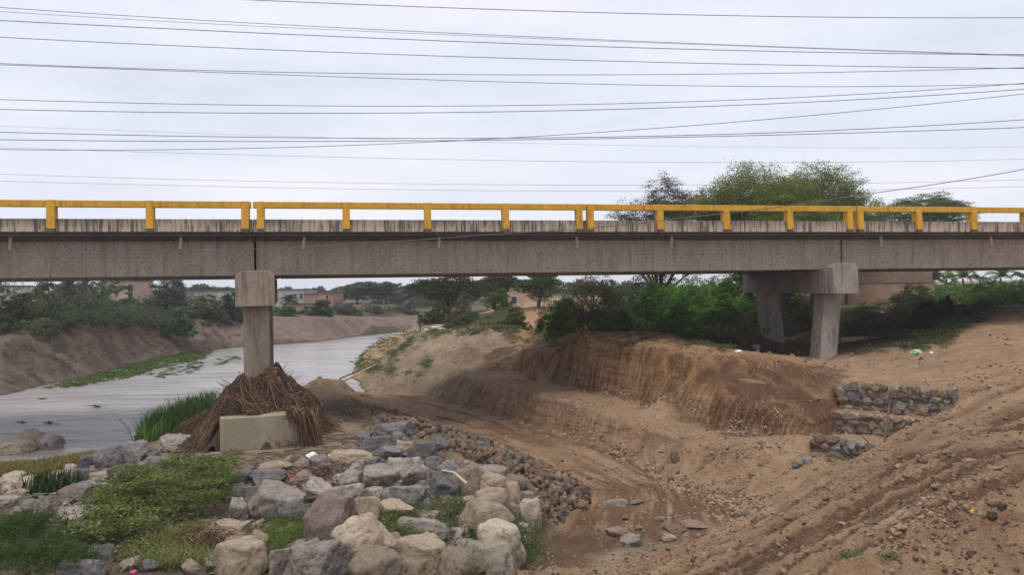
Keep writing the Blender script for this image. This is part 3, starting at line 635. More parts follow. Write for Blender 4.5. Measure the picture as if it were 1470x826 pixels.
def rock(name, me, mat, loc, dim, rot, label, cat, group=None, tilt=.2):
    o = bpy.data.objects.new(name, me); COL.objects.link(o)
    o.material_slots[0].link = 'OBJECT'; o.material_slots[0].material = RM[mat]
    o.location = loc; o.scale = (dim[0]/2, dim[1]/2, dim[2]/2)
    o.rotation_euler = (random.uniform(-tilt, tilt), random.uniform(-tilt, tilt), rot)
    return tag(o, label, cat, group)
GB = 'boulders of the riprap around the pier'
# px, py, w, h, colour, shape, label
BL = [
 (564,626,72,30,'grey','a','wide dark grey slab topping the far end of the boulder pile'),
 (544,642,54,24,'grey','a','dark flat-topped block just below the farthest dark slab'),
 (562,653,30,20,'grey','a','small dark wedge between the farthest slabs and the tan block'),
 (583,645,30,22,'tan','a','small tan block wedged among the farthest dark slabs'),
 (520,628,26,16,'grey','a','low dark block at the edge of the dusty pier platform'),
 (612,655,46,40,'grey','a','tall grey block leaning on the edge of the brown rubble bank'),
 (630,640,34,22,'grey','a','grey block where the boulder pile meets the rubble bank'),
 (460,664,40,18,'grey','a','flat dark stone just below the white plastic bag'),
 (467,680,30,22,'grey','a','squat dark stone under the flat one by the plastic bag'),
 (534,669,30,18,'grey','a','blue grey stone above the orange faced boulder'),
 (501,661,60,16,'tan','a','long low tan ledge beside the white litter'),
 (547,690,54,40,'lgrey','a','rounded boulder with an orange stained front face'),
 (587,681,66,44,'lgrey','a','big pale grey block with a flat sloping top'),
 (500,692,46,30,'lgrey','a','grey cracked stone beside the orange faced boulder'),
 (589,721,78,46,'grey','a','large dark boulder above the green weeds'),
 (636,702,50,40,'grey','a','dark leaning slab beside the propped stick'),
 (644,677,44,28,'grey','a','dark block between the pale flat block and the rubble bank'),
 (622,668,24,20,'grey','a','small blue grey wedge behind the propped stick'),
 (672,700,42,46,'tan','r','tall tan boulder with a pointed top'),
 (678,681,26,22,'lgrey','r','small grey boulder behind the pointed tan one'),
 (706,687,42,28,'pink','r','rounded pinkish boulder at the back of the tan heap'),
 (708,703,50,40,'tan','r','egg shaped tan boulder in the middle of the tan heap'),
 (706,724,52,36,'tan','r','smooth dome shaped tan boulder at the front of the heap'),
 (736,714,24,36,'tan','r','narrow upright tan boulder on the right of the heap'),
 (740,697,30,22,'pink','r','flattened pinkish boulder against the rubble bank'),
 (755,718,26,20,'lgrey','r','small pale boulder against the rubble bank'),
 (763,739,32,36,'pale','r','pale upright boulder nearest the dirt road'),
 (734,737,26,22,'tan','r','small tan boulder between the dome and the pale upright one'),
 (674,725,24,18,'tan','r','small round tan boulder beside the smooth dome'),
 (696,746,78,44,'tan','r','long tan boulder with a dimpled top above the weeds'),
 (716,782,70,52,'pale','r','big pale rounded boulder beside the dark green weeds'),
 (703,812,72,54,'pale','r','pale smooth boulder nearest the camera beside the dirt rut'),
 (656,816,50,42,'tan','r','tan boulder between two larger ones at the near edge'),
 (602,806,82,56,'tan','r','large tan boulder with white scuffs at the near edge'),
 (515,781,94,68,'tan','a','largest brown boulder with one flat shaded face'),
 (540,820,72,44,'tan','r','rounded brown boulder just below the largest one'),
 (450,815,96,54,'lgrey','a','broad grey boulder with white bird stains'),
 (524,738,46,40,'tan','a','tan block with a peaked top behind the largest boulder'),
 (566,736,50,28,'tan','a','low tan boulder below the large dark one'),
 (538,716,30,26,'lgrey','r','small rounded grey boulder beside the large dark one'),
 (466,752,80,84,'pink','a','broad pinkish slab sloping beside the green moss'),
 (502,716,58,40,'lgrey','a','grey cracked boulder at the head of the pinkish slab'),
 (455,708,50,30,'lgrey','a','low grey boulder above the pinkish slab'),
 (433,694,44,28,'pink','a','pinkish stone behind the tuft of brown twigs'),
 (489,692,24,16,'pale','a','small nearly white stone beside the brown twigs'),
 (612,748,48,18,'pale','a','flat cream stone lying in the green weeds'),
 (600,768,78,28,'lgrey','a','half buried boulder covered with moss and weeds'),
 (566,782,30,26,'tan','a','small rough stone beside the mossy half buried boulder'),
 (562,796,34,28,'tan','a','dull stone squeezed under the largest brown boulder'),
 (745,763,30,18,'pale','r','small cream stone in the weeds by the dirt road'),
 (407,808,40,42,'lgrey','a','upright grey brown stone beside the broad stained boulder'),
 (398,726,86,56,'lgrey','a','large blue grey boulder above the green moss'),
 (420,740,50,34,'grey','a','dark stone at the foot of the large blue grey boulder'),
 (385,689,52,22,'grey','a','long blue grey stone at the edge of the creeper'),
 (347,691,30,18,'grey','a','small dark stone at the top edge of the creeper'),
 (356,712,38,20,'grey','a','dark stone with a pale top beside the creeper'),
 (345,737,28,40,'lgrey','a','dull stone standing beneath the creeper'),
 (341,808,76,52,'tan','r','round tan boulder with a white top near the grass'),
 (318,771,80,34,'tan','a','broad tan boulder half covered with dry twigs'),
 (294,756,28,18,'lgrey','a','grey peaked stone poking up behind the twig covered boulder'),
 (371,776,30,20,'tan','a','small tan stone under the scrap of white paper'),
 (157,663,54,40,'grey','a','biggest dark boulder at the river end of the row'),
 (193,653,42,32,'grey','a','dark boulder next to the pier platform by the river'),
 (124,669,32,26,'grey','a','blue grey slab leaning on the biggest riverside boulder'),
 (120,687,36,22,'grey','a','dark round stone under the leaning riverside slab'),
 (139,689,34,18,'tan','r','small brown boulder in front of the dark riverside row'),
 (146,704,44,24,'grey','a','grey boulder below the small brown one'),
 (110,712,48,32,'grey','a','dark boulder beside the dark bladed plant'),
 (174,678,36,22,'grey','a','dark tilted stone in the riverside row'),
 (187,686,44,26,'grey','a','long dark stone above the creeper'),
 (204,676,28,22,'grey','a','small dark stone in front of the pier platform'),
 (226,671,42,24,'grey','a','grey block at the corner of the pier platform'),
 (218,657,22,12,'grey','a','smallest dark stone at the platform corner'),
 (148,722,50,26,'lgrey','a','pale grey stone just above the pink cloth'),
 (104,750,46,34,'lgrey','a','grey boulder half hidden at the left end of the creeper'),
 (120,820,72,34,'grey','a','dark lava like boulder at the near left edge'),
 (62,824,54,20,'tan','a','low tan boulder below the feathery bush'),
 (42,632,48,24,'tan','r','high brown boulder standing in the river shallows'),
 (66,638,42,22,'lgrey','r','grey boulder with a pointed face standing in the river'),
 (19,645,48,20,'tan','r','low flat boulder in the river nearest the bank'),
 (15,689,34,14,'pale','r','pale rounded boulder beside the yellow shore grass'),
 (22,699,48,16,'pale','r','long pale boulder under the rounded one by the grass'),
 (42,690,18,11,'pale','r','small pale stone beside the dark bladed plant'),
 (22,713,34,12,'tan','r','thin tan stone in the pale riverside heap'),
 (8,724,34,18,'lgrey','r','grey stone at the bottom of the pale riverside heap'),
 (42,729,38,18,'lgrey','r','slanting grey stone next to the feathery bush'),
 (62,733,26,20,'lgrey','a','dull grey stone behind the feathery bush'),
 (100,675,20,12,'pale','r','small pinkish stone behind the dark bladed plant'),
 (82,683,22,10,'pale','r','flat cream stone behind the dark bladed plant'),
 (270,668,50,14,'tan','a','low tan ledge in front of the concrete footing'),
 (250,640,60,20,'lgrey','a','broad flat pale rock between the reeds and the footing'),
 (296,662,44,14,'pink','a','cracked flat stone at the head of the creeper'),
 (395,672,50,10,'tan','a','flat tan flagstone in front of the footing'),
]
for i, (px, py, w, h, mt, sh, lab) in enumerate(BL):
    g = Vector(G(px, py+h*.30)); Y = g.y; W = w/FPX*Y; H = h/FPX*Y
    pool = P_ang if sh == 'a' else P_rnd
    me = pool[(i*5+2) % len(pool)]
    W *= 1.10; H *= 1.12; depth = W*random.uniform(.75, 1.0)
    zz = max(H*1.0, W*.42) if h > .35*w else H*1.1
    rock('boulder', me, mt, (g.x, g.y+depth*.12, g.z+zz*.20), (W*1.06, depth, zz*1.22), random.uniform(-.25, .25), lab, 'boulder', GB, .12)
# small stones that fill the gaps of the riprap
rs = np.random.RandomState(9)
fillp = [B(205, 665, .7), B(250, 668, .8), B(340, 680, .8), B(480, 655, .8), B(560, 617, .8), B(640, 660, .9), B(745, 700, .8), B(775, 745, .5), B(735, 800, .7), B(720, 826, 1), B(300, 826, 1.4), B(100, 826, 1.3), B(20, 740, .9), B(10, 700, .5), B(120, 670, .5)]
xs = [p[0] for p in fillp]; ysl = [p[1] for p in fillp]; n = 0
while n < 300:
    x = rs.uniform(min(xs), max(xs)); y = rs.uniform(min(ysl), max(ysl))
    if not pip(np.array([x]), np.array([y]), fillp)[0]: continue
    s = rs.uniform(.18, .55); mq = rs.choice(['grey', 'lgrey', 'tan', 'grey', 'pink'])
    rock('riprap_stone', P_ang[rs.randint(9)], mq, (x, y, ground(x, y)+s*.05), (s, s*rs.uniform(.6, 1), s*rs.uniform(.4, .75)), rs.uniform(0, 6), 'small %s stone wedged in a gap of the riprap%s' % ({'grey': 'dark grey', 'lgrey': 'light grey', 'tan': 'tan', 'pink': 'pinkish'}[mq], ' by the river' if x < -6 else ' below the pier' if y > 17 else ' near the bottom edge'), 'stone', 'small stones filling the riprap gaps', .4)
    n += 1
# rubble bank
rub = [B(492, 592, .5), B(580, 622, .8), B(655, 656, .9), B(728, 690, .8), B(768, 728, .5), B(775, 755, .3), B(800, 760, .2), B(838, 738, .2), B(848, 714, .2), B(775, 672, .2), B(700, 645, .2), B(620, 610, .2), B(560, 592, .2), B(508, 582, .2)]
xs = [p[0] for p in rub]; ysl = [p[1] for p in rub]; spots = []
while len(spots) < 6500:
    x = rs.uniform(min(xs), max(xs)); y = rs.uniform(min(ysl), max(ysl))
    if pip(np.array([x]), np.array([y]), rub)[0]:
        spots.append((x, y, min(.33, .08+.055*rs.exponential())*(1.0 if y < 26 else .85)))
spots.sort(key=lambda s: -s[2]/s[1])
SMV = [np.array([v.co[:] for v in me.vertices]) for me in P_sm]; SMF = ICO[2][1]
for k, (x, y, s) in enumerate(spots[:290]):
    mt = rs.choice(['rtan', 'rtan', 'brown']) if y > 25.5 else rs.choice(['brown']*8+['rtan']*3+['grey'])
    zone = 'at the river end of' if y > 30 else 'in the middle of' if y > 24.5 else 'at the near end of'
    rock('rubble_stone', P_sm[k % 8], mt, (x, y, ground(x, y)+s*.35+rs.uniform(0, .1)), (s*1.25, s, s*.85), rs.uniform(0, 6), '%s broken stone %s the rubble bank beside the dirt road' % ({'rtan': 'tan', 'brown': 'brown', 'grey': 'dark grey'}[mt], zone), 'stone', 'broken stones of the rubble bank', .6)
def scatter(name, spots, mats, kind='stuff', verts=None, faces=None, flat=.75):
    """one mesh of many small stones: spots = (x, y, z, size, matindex)"""
    Vs, Fs, mi = [], [], []; base = 0
    for k, (x, y, z, s, q) in enumerate(spots):
        Vp = (verts or SMV)[k % len(verts or SMV)]; Fp = SMF if faces is None else faces
        a = rs.uniform(0, 6.28); c, sn = math.cos(a), math.sin(a); b = rs.uniform(-.6, .6); cb, sb = math.cos(b), math.sin(b)
        M = np.array([[c, -sn, 0], [sn, c, 0], [0, 0, 1]])@np.array([[cb, 0, sb], [0, 1, 0], [-sb, 0, cb]])
        Vs.append((Vp*np.array([.62, .5, .4*flat/.75])*s)@M.T+np.array([x, y, z])); Fs.append(Fp+base); base += len(Vp); mi.append(np.full(len(Fp), q))
    return mesh_np(name, np.concatenate(Vs), np.concatenate(Fs), mats, midx=np.concatenate(mi))
o = scatter('rubble', [(x, y, ground(x, y)+s*.12, s, (0 if rs.rand() < .6 else 1) if y > 25.5 else rs.choice([1]*9+[0]*3+[2])) for x, y, s in spots[290:]], [RM['rtan'], RM['brown'], RM['grey']])
tag(o, 'mass of smaller broken stones in the rubble bank', 'rubble', None, 'stuff')
# clods and pebbles on the bare soil
ICOV = [ICO[1][0]*(1+.25*np.random.RandomState(k).normal(size=(len(ICO[1][0]), 1))) for k in range(8)]
M_clod = rock_mat('dry_clod', (.42, .28, .175), (.50, .35, .235), (.22, .14, .085), .0); M_clodd = rock_mat('moist_clod', (.21, .13, .08), (.29, .19, .12), (.12, .075, .045), .0)
sp = []
while len(sp) < 14000:
    y = 1/rs.uniform(1/46., 1/8.5); x = rs.uniform(-.25, .72)*y
    z = ground(x, y)
    if z < .1 or (x < -9 and y < 44): continue
    if pip(np.array([x]), np.array([y]), fillp)[0]: continue
    dn = float(fbm(np.array([x*.6]), np.array([y*.6]), 3, 88)[0])
    if rs.rand() > .55+1.6*dn: continue
    s = min(.2, .014+.017*rs.exponential(1.0)*(.7+y/22))
    sp.append((x, y, z+s*.05, s, rs.choice([0, 0, 0, 0, 1, 1, 1, 2])))
sp = [q for q in sp if not (math.hypot(q[0]+8, q[1]-32) < 3)]
o = scatter('soil_clods', sp, [M_clod, M_clodd, RM['rtan']], verts=ICOV, faces=ICO[1][1]); tag(o, 'clods and pebbles strewn over the bare soil', 'clods', None, 'stuff')
tp = []
def along_line(ln, n, spread, lo, hi, up=0.0):
    for _ in range(n):
        k = rs.randint(len(ln)-1); u = rs.rand(); a, b = ln[k], ln[k+1]; x = a[0]+(b[0]-a[0])*u+rs.normal(0, spread); y = a[1]+(b[1]-a[1])*u+rs.normal(0, spread)+up
        if float(fbm(np.array([x*.8]), np.array([y*.8]), 3, 89)[0]) < -.12: continue
        s = min(hi, lo+.03*rs.exponential(1.0)); tp.append((x, y, ground(x, y)+s*.1, s, rs.choice([0, 0, 0, 1, 1, 2])))
along_line(toe[2:], 1700, .16, .03, .16, .1); along_line(base[3:], 1100, .14, .03, .13, -.12); along_line(edge[3:], 500, .3, .025, .1); along_line(sil, 400, .25, .02, .08, -.2); along_line(low, 900, .25, .025, .12)
along_line([toe[-3], toe[-2], toe[-1], (6.2, 18.6), (7.6, 19.6)], 700, .45, .035, .2); along_line([(4.2, 16.4), (6.5, 17.9), (8.2, 19.4)], 900, .4, .04, .22)
o = scatter('talus', tp, [M_clod, M_clodd, RM['rtan']], verts=ICOV, faces=ICO[1][1]); tag(o, 'crumbled clods and stones lying along the edges of the cuts', 'clods', None, 'stuff')
gp = []
while len(gp) < 3800:
    x = rs.uniform(min(p[0] for p in fillp), max(p[0] for p in fillp)); y = rs.uniform(min(p[1] for p in fillp), max(p[1] for p in fillp))
    if pip(np.array([x]), np.array([y]), fillp)[0]: s = .04+.04*rs.exponential(); gp.append((x, y, ground(x, y)+s*.1, min(s, .2), rs.choice([0, 1, 2, 2])))
o = scatter('riprap_gravel', gp, [RM['grey'], RM['lgrey'], RM['rtan']], verts=ICOV, faces=ICO[1][1]); tag(o, 'gravel and chips lying between the boulders', 'gravel', None, 'stuff')
# bigger single stones in the dug ground
PL = [(970,656,14,16,'rtan','a','upright tan stone sticking out of the lower cut slope'), (1059,738,16,14,'pale','a','pale block at the foot of the near dirt ramp'), (906,760,12,10,'pale','a','rounded cream stone in the rut of the pit floor'),
 (918,760,12,10,'lgrey','a','grey stone touching the cream one on the pit floor'), (905,778,34,18,'lgrey','a','broad flat pale rock on the pit floor'), (962,774,20,12,'pale','a','whitish rock standing out of the flat rocks'), (970,762,34,14,'rtan','a','wide tan flat rock behind the whitish one'),
 (884,724,34,8,'lgrey','a','long low grey rock crossing the pit floor'), (914,722,20,7,'lgrey','a','short low grey rock next to the long one'), (866,728,16,7,'lgrey','a','small grey rock at the rubble end of the row'), (885,765,40,14,'rtan','a','low tan bedrock hump beside the moist rut'),
 (950,746,16,6,'lgrey','a','thin grey stone between the floor rocks'), (1000,756,40,8,'rtan','a','long thin ledge of stone near the ramp foot'), (1061,703,9,9,'lgrey','a','small oval stone low on the rubbly slope'), (1146,668,16,10,'grey','a','dark stone below the lowest masonry step'),
 (1160,663,14,9,'lgrey','a','grey stone touching the lowest masonry step'), (1175,655,18,8,'rtan','a','tan stone fallen against the lowest masonry step'), (1425,742,14,16,'brown','a','brown lump on the near side of the dirt ramp'), (1395,795,12,9,'brown','a','brown stone low on the near ramp side'),
 (1387,764,8,9,'lgrey','a','little grey stone on the near ramp side'), (1353,774,8,6,'grey','a','dark pebble sized stone on the near ramp side'), (1440,728,12,14,'brown','a','second brown lump on the near ramp side'), (1257,752,8,6,'grey','a','dark stone lying in the wheel rut'), (898,568,7,5,'pale','a','small pale stone at the foot of the upper cut'),
 (1086,500,14,10,'lgrey','a','pale rock beside the far pier leg'), (1048,474,16,8,'pale','a','pale broken rock on the slope below the bushes')]
for i, (px, py, w, h, mt, sh, lab) in enumerate(PL):
    g = Vector(G(px, py+h*.3)); Y = g.y; W = w/FPX*Y; H = h/FPX*Y
    rock('stone', P_ang[i % 9], mt, (g.x, g.y+W*.1, g.z+H*.22), (W*1.1, W*.85, H*1.25), random.uniform(-.3, .3), lab, 'stone', 'loose stones in the dug ground', .15)

# ------------------------------------------------------------ stepped masonry retaining walls
M_mort = plain('earthy_mortar', (.30, .215, .15), .95, .3, 9)
def masonry_wall(pts, z0, z1, seed, label, end_left=True):
    e = tag(empty('stone_wall', (pts[0][0], pts[0][1], z0)), label, 'wall', 'stepped stone retaining walls'); rg = random.Random(seed); ex = Vector(e.location)
    P = [Vector((p[0], p[1], 0)) for p in pts]
    m = MB()
    for a, b in zip(P[:-1], P[1:]):
        t = (b-a).normalized(); n = Vector((-t.y, t.x, 0)); n = n if n.y > 0 else -n
        q = [a-n*.02, b-n*.02, b+n*.42, a+n*.42]
        m.poly([(*(k-ex).xy, z0-.4-ex.z) for k in q]+[(*(k-ex).xy, z1-.05-ex.z) for k in q], [(0, 3, 2, 1), (4, 5, 6, 7), (0, 1, 5, 4), (1, 2, 6, 5), (2, 3, 7, 6), (3, 0, 4, 7)])
    m.build('mortar_core', M_mort, e)
    L = sum((b-a).length for a, b in zip(P[:-1], P[1:])); cnt = 0; zz = z0-.08
    def at(s):
        for a, b in zip(P[:-1], P[1:]):
            l = (b-a).length
            if s <= l or b is P[-1]: return a+(b-a).normalized()*s, (b-a).normalized()
            s -= l
    while zz < z1-.04 and cnt < 98:
        h = rg.uniform(.19, .27); s = rg.uniform(-.1, .05)
        while s < L and cnt < 98:
            w = rg.uniform(.2, .42); p, t = at(min(max(s+w/2, 0), L)); n = Vector((-t.y, t.x, 0)); n = n if n.y > 0 else -n
            o = bpy.data.objects.new('wall_stone', P_ang[rg.randrange(9)]); COL.objects.link(o); o.parent = e
            o.material_slots[0].link = 'OBJECT'; o.material_slots[0].material = RM[rg.choice(['lgrey', 'lgrey', 'brown', 'rtan', 'rtan', 'pink', 'grey'])]
            o.location = p-ex-n*.02+Vector((0, 0, min(zz+h/2, z1-.02)+rg.uniform(-.02, .02))); hh = h*rg.uniform(.9, 1.1)
            o.scale = (w*.60, .10, hh*.62); o.rotation_euler = (rg.uniform(-.2, .2), rg.uniform(-.25, .25), math.atan2(t.y, t.x)+rg.uniform(-.15, .15))
            o.location.z = min(zz+h/2, z1-.02)-ex.z
            s += w*1.02; cnt += 1
        zz += h*.95
    return e
masonry_wall(W1, 1.80, 2.50, 1, 'uppermost and longest stone retaining wall under the bare slope')
masonry_wall(W2, 1.28, 1.86, 2, 'middle stone retaining wall behind the upright wooden stake')
masonry_wall(W3, .98, 1.46, 3, 'lowest and shortest stone retaining wall at the pit edge')
g = G(1085, 560); m = MB(); m.box(-.34, .34, -.12, .6, -.4, .26); q = m.build('concrete_block', M_block, bevel=.05); q.location = (g[0], g[1], g[2]); q.rotation_euler = (.05, .1, .2); tag(q, 'brown concrete block half buried in the cut slope below the far leg', 'block')

# ------------------------------------------------------------ foliage
def leaf_mat(name, trans=.35, rough=.6):
    m, t, p = newmat(name)
    a = nd(t, 'ShaderNodeVertexColor', layer_name='tint').outputs[0]
    p.inputs['Roughness'].default_value = rough; p.inputs['Specular IOR Level'].default_value = .25
    t.links.new(a, p.inputs['Base Color'])
    tr = nd(t, 'ShaderNodeBsdfTranslucent', {0: a}); ms = nd(t, 'ShaderNodeMixShader', {0: trans, 1: p.outputs[0], 2: tr.outputs[0]})
    t.links.new(ms.outputs[0], t.nodes['Material Output'].inputs[0]); return m
M_leaf = leaf_mat('leaves', .45); M_blade = leaf_mat('grass_blades', .25); M_straw = leaf_mat('dry_straw', .05, .9)
M_bark = plain('grey_bark', (.10, .08, .065), .95, .4, 12); M_twig = plain('dry_twig', (.22, .15, .10), .95, .4, 12)
RS = np.random.RandomState(77)
def leafset(P, size, cols, up=.5, aspect=.45, jit=.3, hang=0.0):
    """rhombic leaves at P (Nx3); cols Nx3; returns V, F, vcol"""
    n = len(P); N = RS.normal(size=(n, 3)); N[:, 2] = np.abs(N[:, 2])+up; N /= np.linalg.norm(N, axis=1)[:, None]
    A = np.cross(N, RS.normal(size=(n, 3))); A[:, 2] -= hang; A /= np.linalg.norm(A, axis=1)[:, None]+1e-9
    Bv = np.cross(N, A); s = (size*RS.uniform(1-jit, 1+jit, n))[:, None]
    V = np.stack([P-A*s*.5, P+Bv*s*.5*aspect-A*s*.05, P+A*s*.5, P-Bv*s*.5*aspect-A*s*.05], 1).reshape(-1, 3)
    F = np.arange(4*n).reshape(n, 4); return V, F, np.repeat(cols, 4, 0)
def crown_points(clumps, n, size, flat=.5, sub=None, gap=0.0):
    """points on lumpy clumps: each clump is (x,y,z,rx,ry,rz); returns points and a 0..1 clump shade"""
    areas = np.array([c[3]*c[5]+c[4]*c[5]+c[3]*c[4] for c in clumps]); areas /= areas.sum(); P = []; T = []
    for c, a in zip(clumps, areas):
        k = max(8, int(n*a)); ns = max(5, int(k/ (sub or 26)))
        d = RS.normal(size=(ns, 3)); d[:, 2] = np.where(d[:, 2] < -.3, -d[:, 2]*.6, d[:, 2]); d /= np.linalg.norm(d, axis=1)[:, None]
        r = RS.uniform(.55, 1.08, ns)**.7; cen = d*r[:, None]; tint = RS.uniform(0, 1, ns)
        i = RS.randint(0, ns, k); sg = .17+.5/math.sqrt(ns)
        off = RS.normal(size=(k, 3))*np.array([sg, sg, sg*flat])*.55
        q = cen[i]+off; P.append(q*np.array(c[3:6])+np.array(c[:3])); T.append(tint[i])
    return np.concatenate(P), np.concatenate(T)
def foliage(name, clumps, n, size, colA, colB, parent=None, flat=.5, up=.5, aspect=.45, mat=None, sub=None, extra=None, hang=0.0):
    P, T = crown_points(clumps, n, size, flat, sub)
    cols = np.array(colA)*(1-T[:, None])+np.array(colB)*T[:, None]; cols = cols*RS.uniform(.7, 1.3, (len(P), 1))
    if extra is not None:
        m = RS.rand(len(P)) < extra[1]; cols[m] = np.array(extra[0])*RS.uniform(.7, 1.2, (m.sum(), 1))
    V, F, vc = leafset(P, size, cols, up, aspect, hang=hang)
    return mesh_np(name, V, F, mat or M_leaf, parent, fcol=vc)
def limbs(clumps, base, r, mb=None, seed=0, n2=2):
    rg = random.Random(seed); m = mb or MB(); base = Vector(base)
    top = Vector((sum(c[0] for c in clumps)/len(clumps), sum(c[1] for c in clumps)/len(clumps), min(c[2]-c[5]*.4 for c in clumps)))
    fork = base.lerp(top, .55)+Vector((rg.uniform(-.2, .2), 0, 0))
    m.tube([base-Vector((0, 0, .4)), base.lerp(fork, .5)+Vector((rg.uniform(-.15, .15), 0, 0)), fork], r, 8, r*.7)
    for c in clumps:
        e = Vector(c[:3])+Vector((0, 0, c[5]*.2)); mid = fork.lerp(e, .5)+Vector((rg.uniform(-.3, .3), rg.uniform(-.3, .3), rg.uniform(-.1, .3)))*c[3]*.3
        m.tube([fork, mid, e], r*.5, 5, r*.12)
        for k in range(n2):
            w = Vector((rg.uniform(-1, 1)*c[3], rg.uniform(-1, 1)*c[4], rg.uniform(0, .9)*c[5]))*.8
            m.tube([mid, mid.lerp(Vector(c[:3])+w, .6)+Vector((0, 0, .1*c[5])), Vector(c[:3])+w], r*.22, 4, r*.05)
    return m
def plant(name, label, cat, px0, px1, pt, pb, Y, A, Bc, n=6000, size=.1, nc=7, group=None, trunk=.0, low=.25, flat=.5, sub=None, depth=None, fill=1.0, seed=None, aspect=.45, twiggy=0, extra=None, up=.5):
    sd = int(px0*7+pt*3+Y) if seed is None else seed; rg = random.Random(sd); RS.seed(sd % 99991)
    x0 = B(px0, 413, Y=Y)[0]; x1 = B(px1, 413, Y=Y)[0]; cx = (x0+x1)/2; W = x1-x0; zt = B((px0+px1)/2, pt, Y=Y)[2]; zb = B((px0+px1)/2, pb, Y=Y)[2]; gz = ground(cx, Y); zb = min(zb, gz+.3) if trunk == 0 else gz
    D = depth or W*.8; H = zt-zb
    e = tag(empty(name, (cx, Y, gz)), label, cat, group); cl = []
    for k in range(nc):
        a = k*2.4+rg.uniform(-.3, .3); rr = math.sqrt((k+.3)/nc)*.36
        zc = zb-gz+H*(low+(1-low)*rg.uniform(.25, .72)*(1-.45*rr/.36*rg.random()))
        rx = W*rg.uniform(.21, .30)*fill; rz = H*(1-low)*rg.uniform(.26, .38)*fill
        zc = min(zc, zb-gz+H-rz*.95)
        if low == 0 and k % 2: zc = zb-gz+rz*rg.uniform(.5, .9)
        cl.append((W*rr*math.cos(a)*1.05, D*rr*math.sin(a), zc, rx, D*rg.uniform(.2, .3), rz))
    # make sure that the highest one reaches the outline
    c = cl[0]; cl[0] = (c[0], c[1], zb-gz+H-c[5]*1.02, c[3], c[4], c[5])
    foliage('crown', cl, n, size, A, Bc, e, flat=flat, sub=sub, aspect=aspect, extra=extra, up=up)
    r = max(.04, W*.022) if trunk == 0 else trunk
    mb = limbs(cl, (0, 0, 0), r, seed=sd, n2=2+twiggy); mb.build('trunk', M_bark, e)
    return e
OL, OD = (.055, .075, .022), (.105, .125, .04)       # mesquite olive
DG, DG2 = (.04, .085, .028), (.08, .16, .045)     # dark green
BG, BG2 = (.085, .20, .03), (.16, .34, .055)       # bright green
GR, GR2 = (.075, .072, .05), (.12, .11, .08)        # grey brown
gT = 'mesquite trees behind the right end of the bridge'
plant('mesquite_tree', 'dark sparse mesquite tree behind the railing, left of the big bright one', 'tree', 864, 1035, 246, 470, 49, (.035, .042, .022), (.075, .08, .035), 70000, .105, 14, gT, trunk=.2, low=.25, flat=.3, sub=75)
plant('mesquite_tree', 'biggest bright green mesquite tree rising above the yellow railing', 'tree', 980, 1185, 231, 480, 47, (.085, .115, .025), (.20, .25, .05), 110000, .11, 16, gT, trunk=.26, low=.25, flat=.45, sub=75)
plant('mesquite_tree', 'green mesquite tree with a tall tufted top beside the biggest one', 'tree', 1078, 1252, 233, 480, 49, (.075, .105, .025), (.18, .23, .05), 80000, .11, 14, gT, trunk=.24, low=.25, flat=.45, sub=75)
plant('mesquite_tree', 'low wide mesquite tree tailing off above the right pier joint', 'tree', 1165, 1262, 272, 460, 52, (.05, .075, .02), (.10, .14, .03), 24000, .12, 8, gT, trunk=.15, low=.35, flat=.3, sub=75)
plant('mesquite_tree', 'mid sized green mesquite tree filling the gap between the two tallest crowns', 'tree', 1040, 1215, 250, 480, 44, (.085, .115, .025), (.20, .25, .05), 60000, .105, 11, gT, trunk=.2, low=.25, flat=.3, sub=75)
plant('mesquite_tree', 'flat topped mesquite tree standing apart behind the brick building', 'tree', 1258, 1402, 275, 440, 66, (.06, .085, .026), (.13, .17, .045), 56000, .13, 11, gT, trunk=.25, low=.4, flat=.25, sub=75)
gB = 'bushes on the bank under the bridge'
plant('bush', 'bright green leafy bush at the left end of the cut bank', 'bush', 772, 838, 424, 508, 37.5, (.08, .17, .03), (.16, .30, .05), 14000, .11, 7, gB, low=.0, up=.2)
plant('bush', 'brownish feathery bush leaning beside the bright bush at the cut', 'bush', 778, 905, 394, 488, 39.5, (.10, .095, .055), (.15, .145, .08), 22000, .10, 9, gB, low=.0, flat=.4, sub=12, twiggy=3)
plant('bush', 'dark green bush in the middle of the bank under the bridge', 'bush', 842, 925, 414, 492, 41.5, DG, DG2, 13000, .12, 8, gB, low=.0)
plant('bush', 'shaded green bush between the dark bush and the brightest one', 'bush', 895, 965, 402, 486, 43, (.05, .11, .025), (.09, .19, .045), 12000, .12, 7, gB, low=.0)
plant('bush', 'brightest broad bush just left of the far bridge pier', 'bush', 930, 1044, 394, 486, 43.5, BG, BG2, 24000, .125, 9, gB, low=.0, up=.3)
plant('bush', 'tall green bush reaching the girder beside the far pier', 'bush', 1005, 1100, 388, 472, 45, BG, BG2, 20000, .125, 8, gB, low=.0, up=.3)
plant('bush', 'green bush right behind the far pier cap', 'bush', 1065, 1160, 403, 464, 47, (.035, .085, .018), (.07, .14, .03), 12000, .13, 7, gB, low=.0)
plant('bush', 'black green thicket behind the bushes against the girder', 'bush', 860, 1000, 386, 470, 48, (.03, .045, .02), (.06, .09, .035), 15000, .14, 8, gB, low=.0)
plant('bush', 'low bush hanging over the cut below the brightest one', 'bush', 935, 1010, 436, 490, 35.5, (.085, .21, .035), (.17, .36, .06), 8000, .11, 7, gB, low=.0, up=.3)
plant('bush', 'low green bush on the slope left of the far pier leg', 'bush', 1000, 1066, 432, 476, 36.5, (.09, .21, .035), (.18, .36, .06), 7000, .11, 7, gB, low=.0, up=.3)
plant('bush', 'low dark bush beside the brownish feathery one', 'bush', 838, 915, 446, 496, 35.5, (.055, .12, .03), (.10, .22, .05), 7000, .11, 7, gB, low=.0)
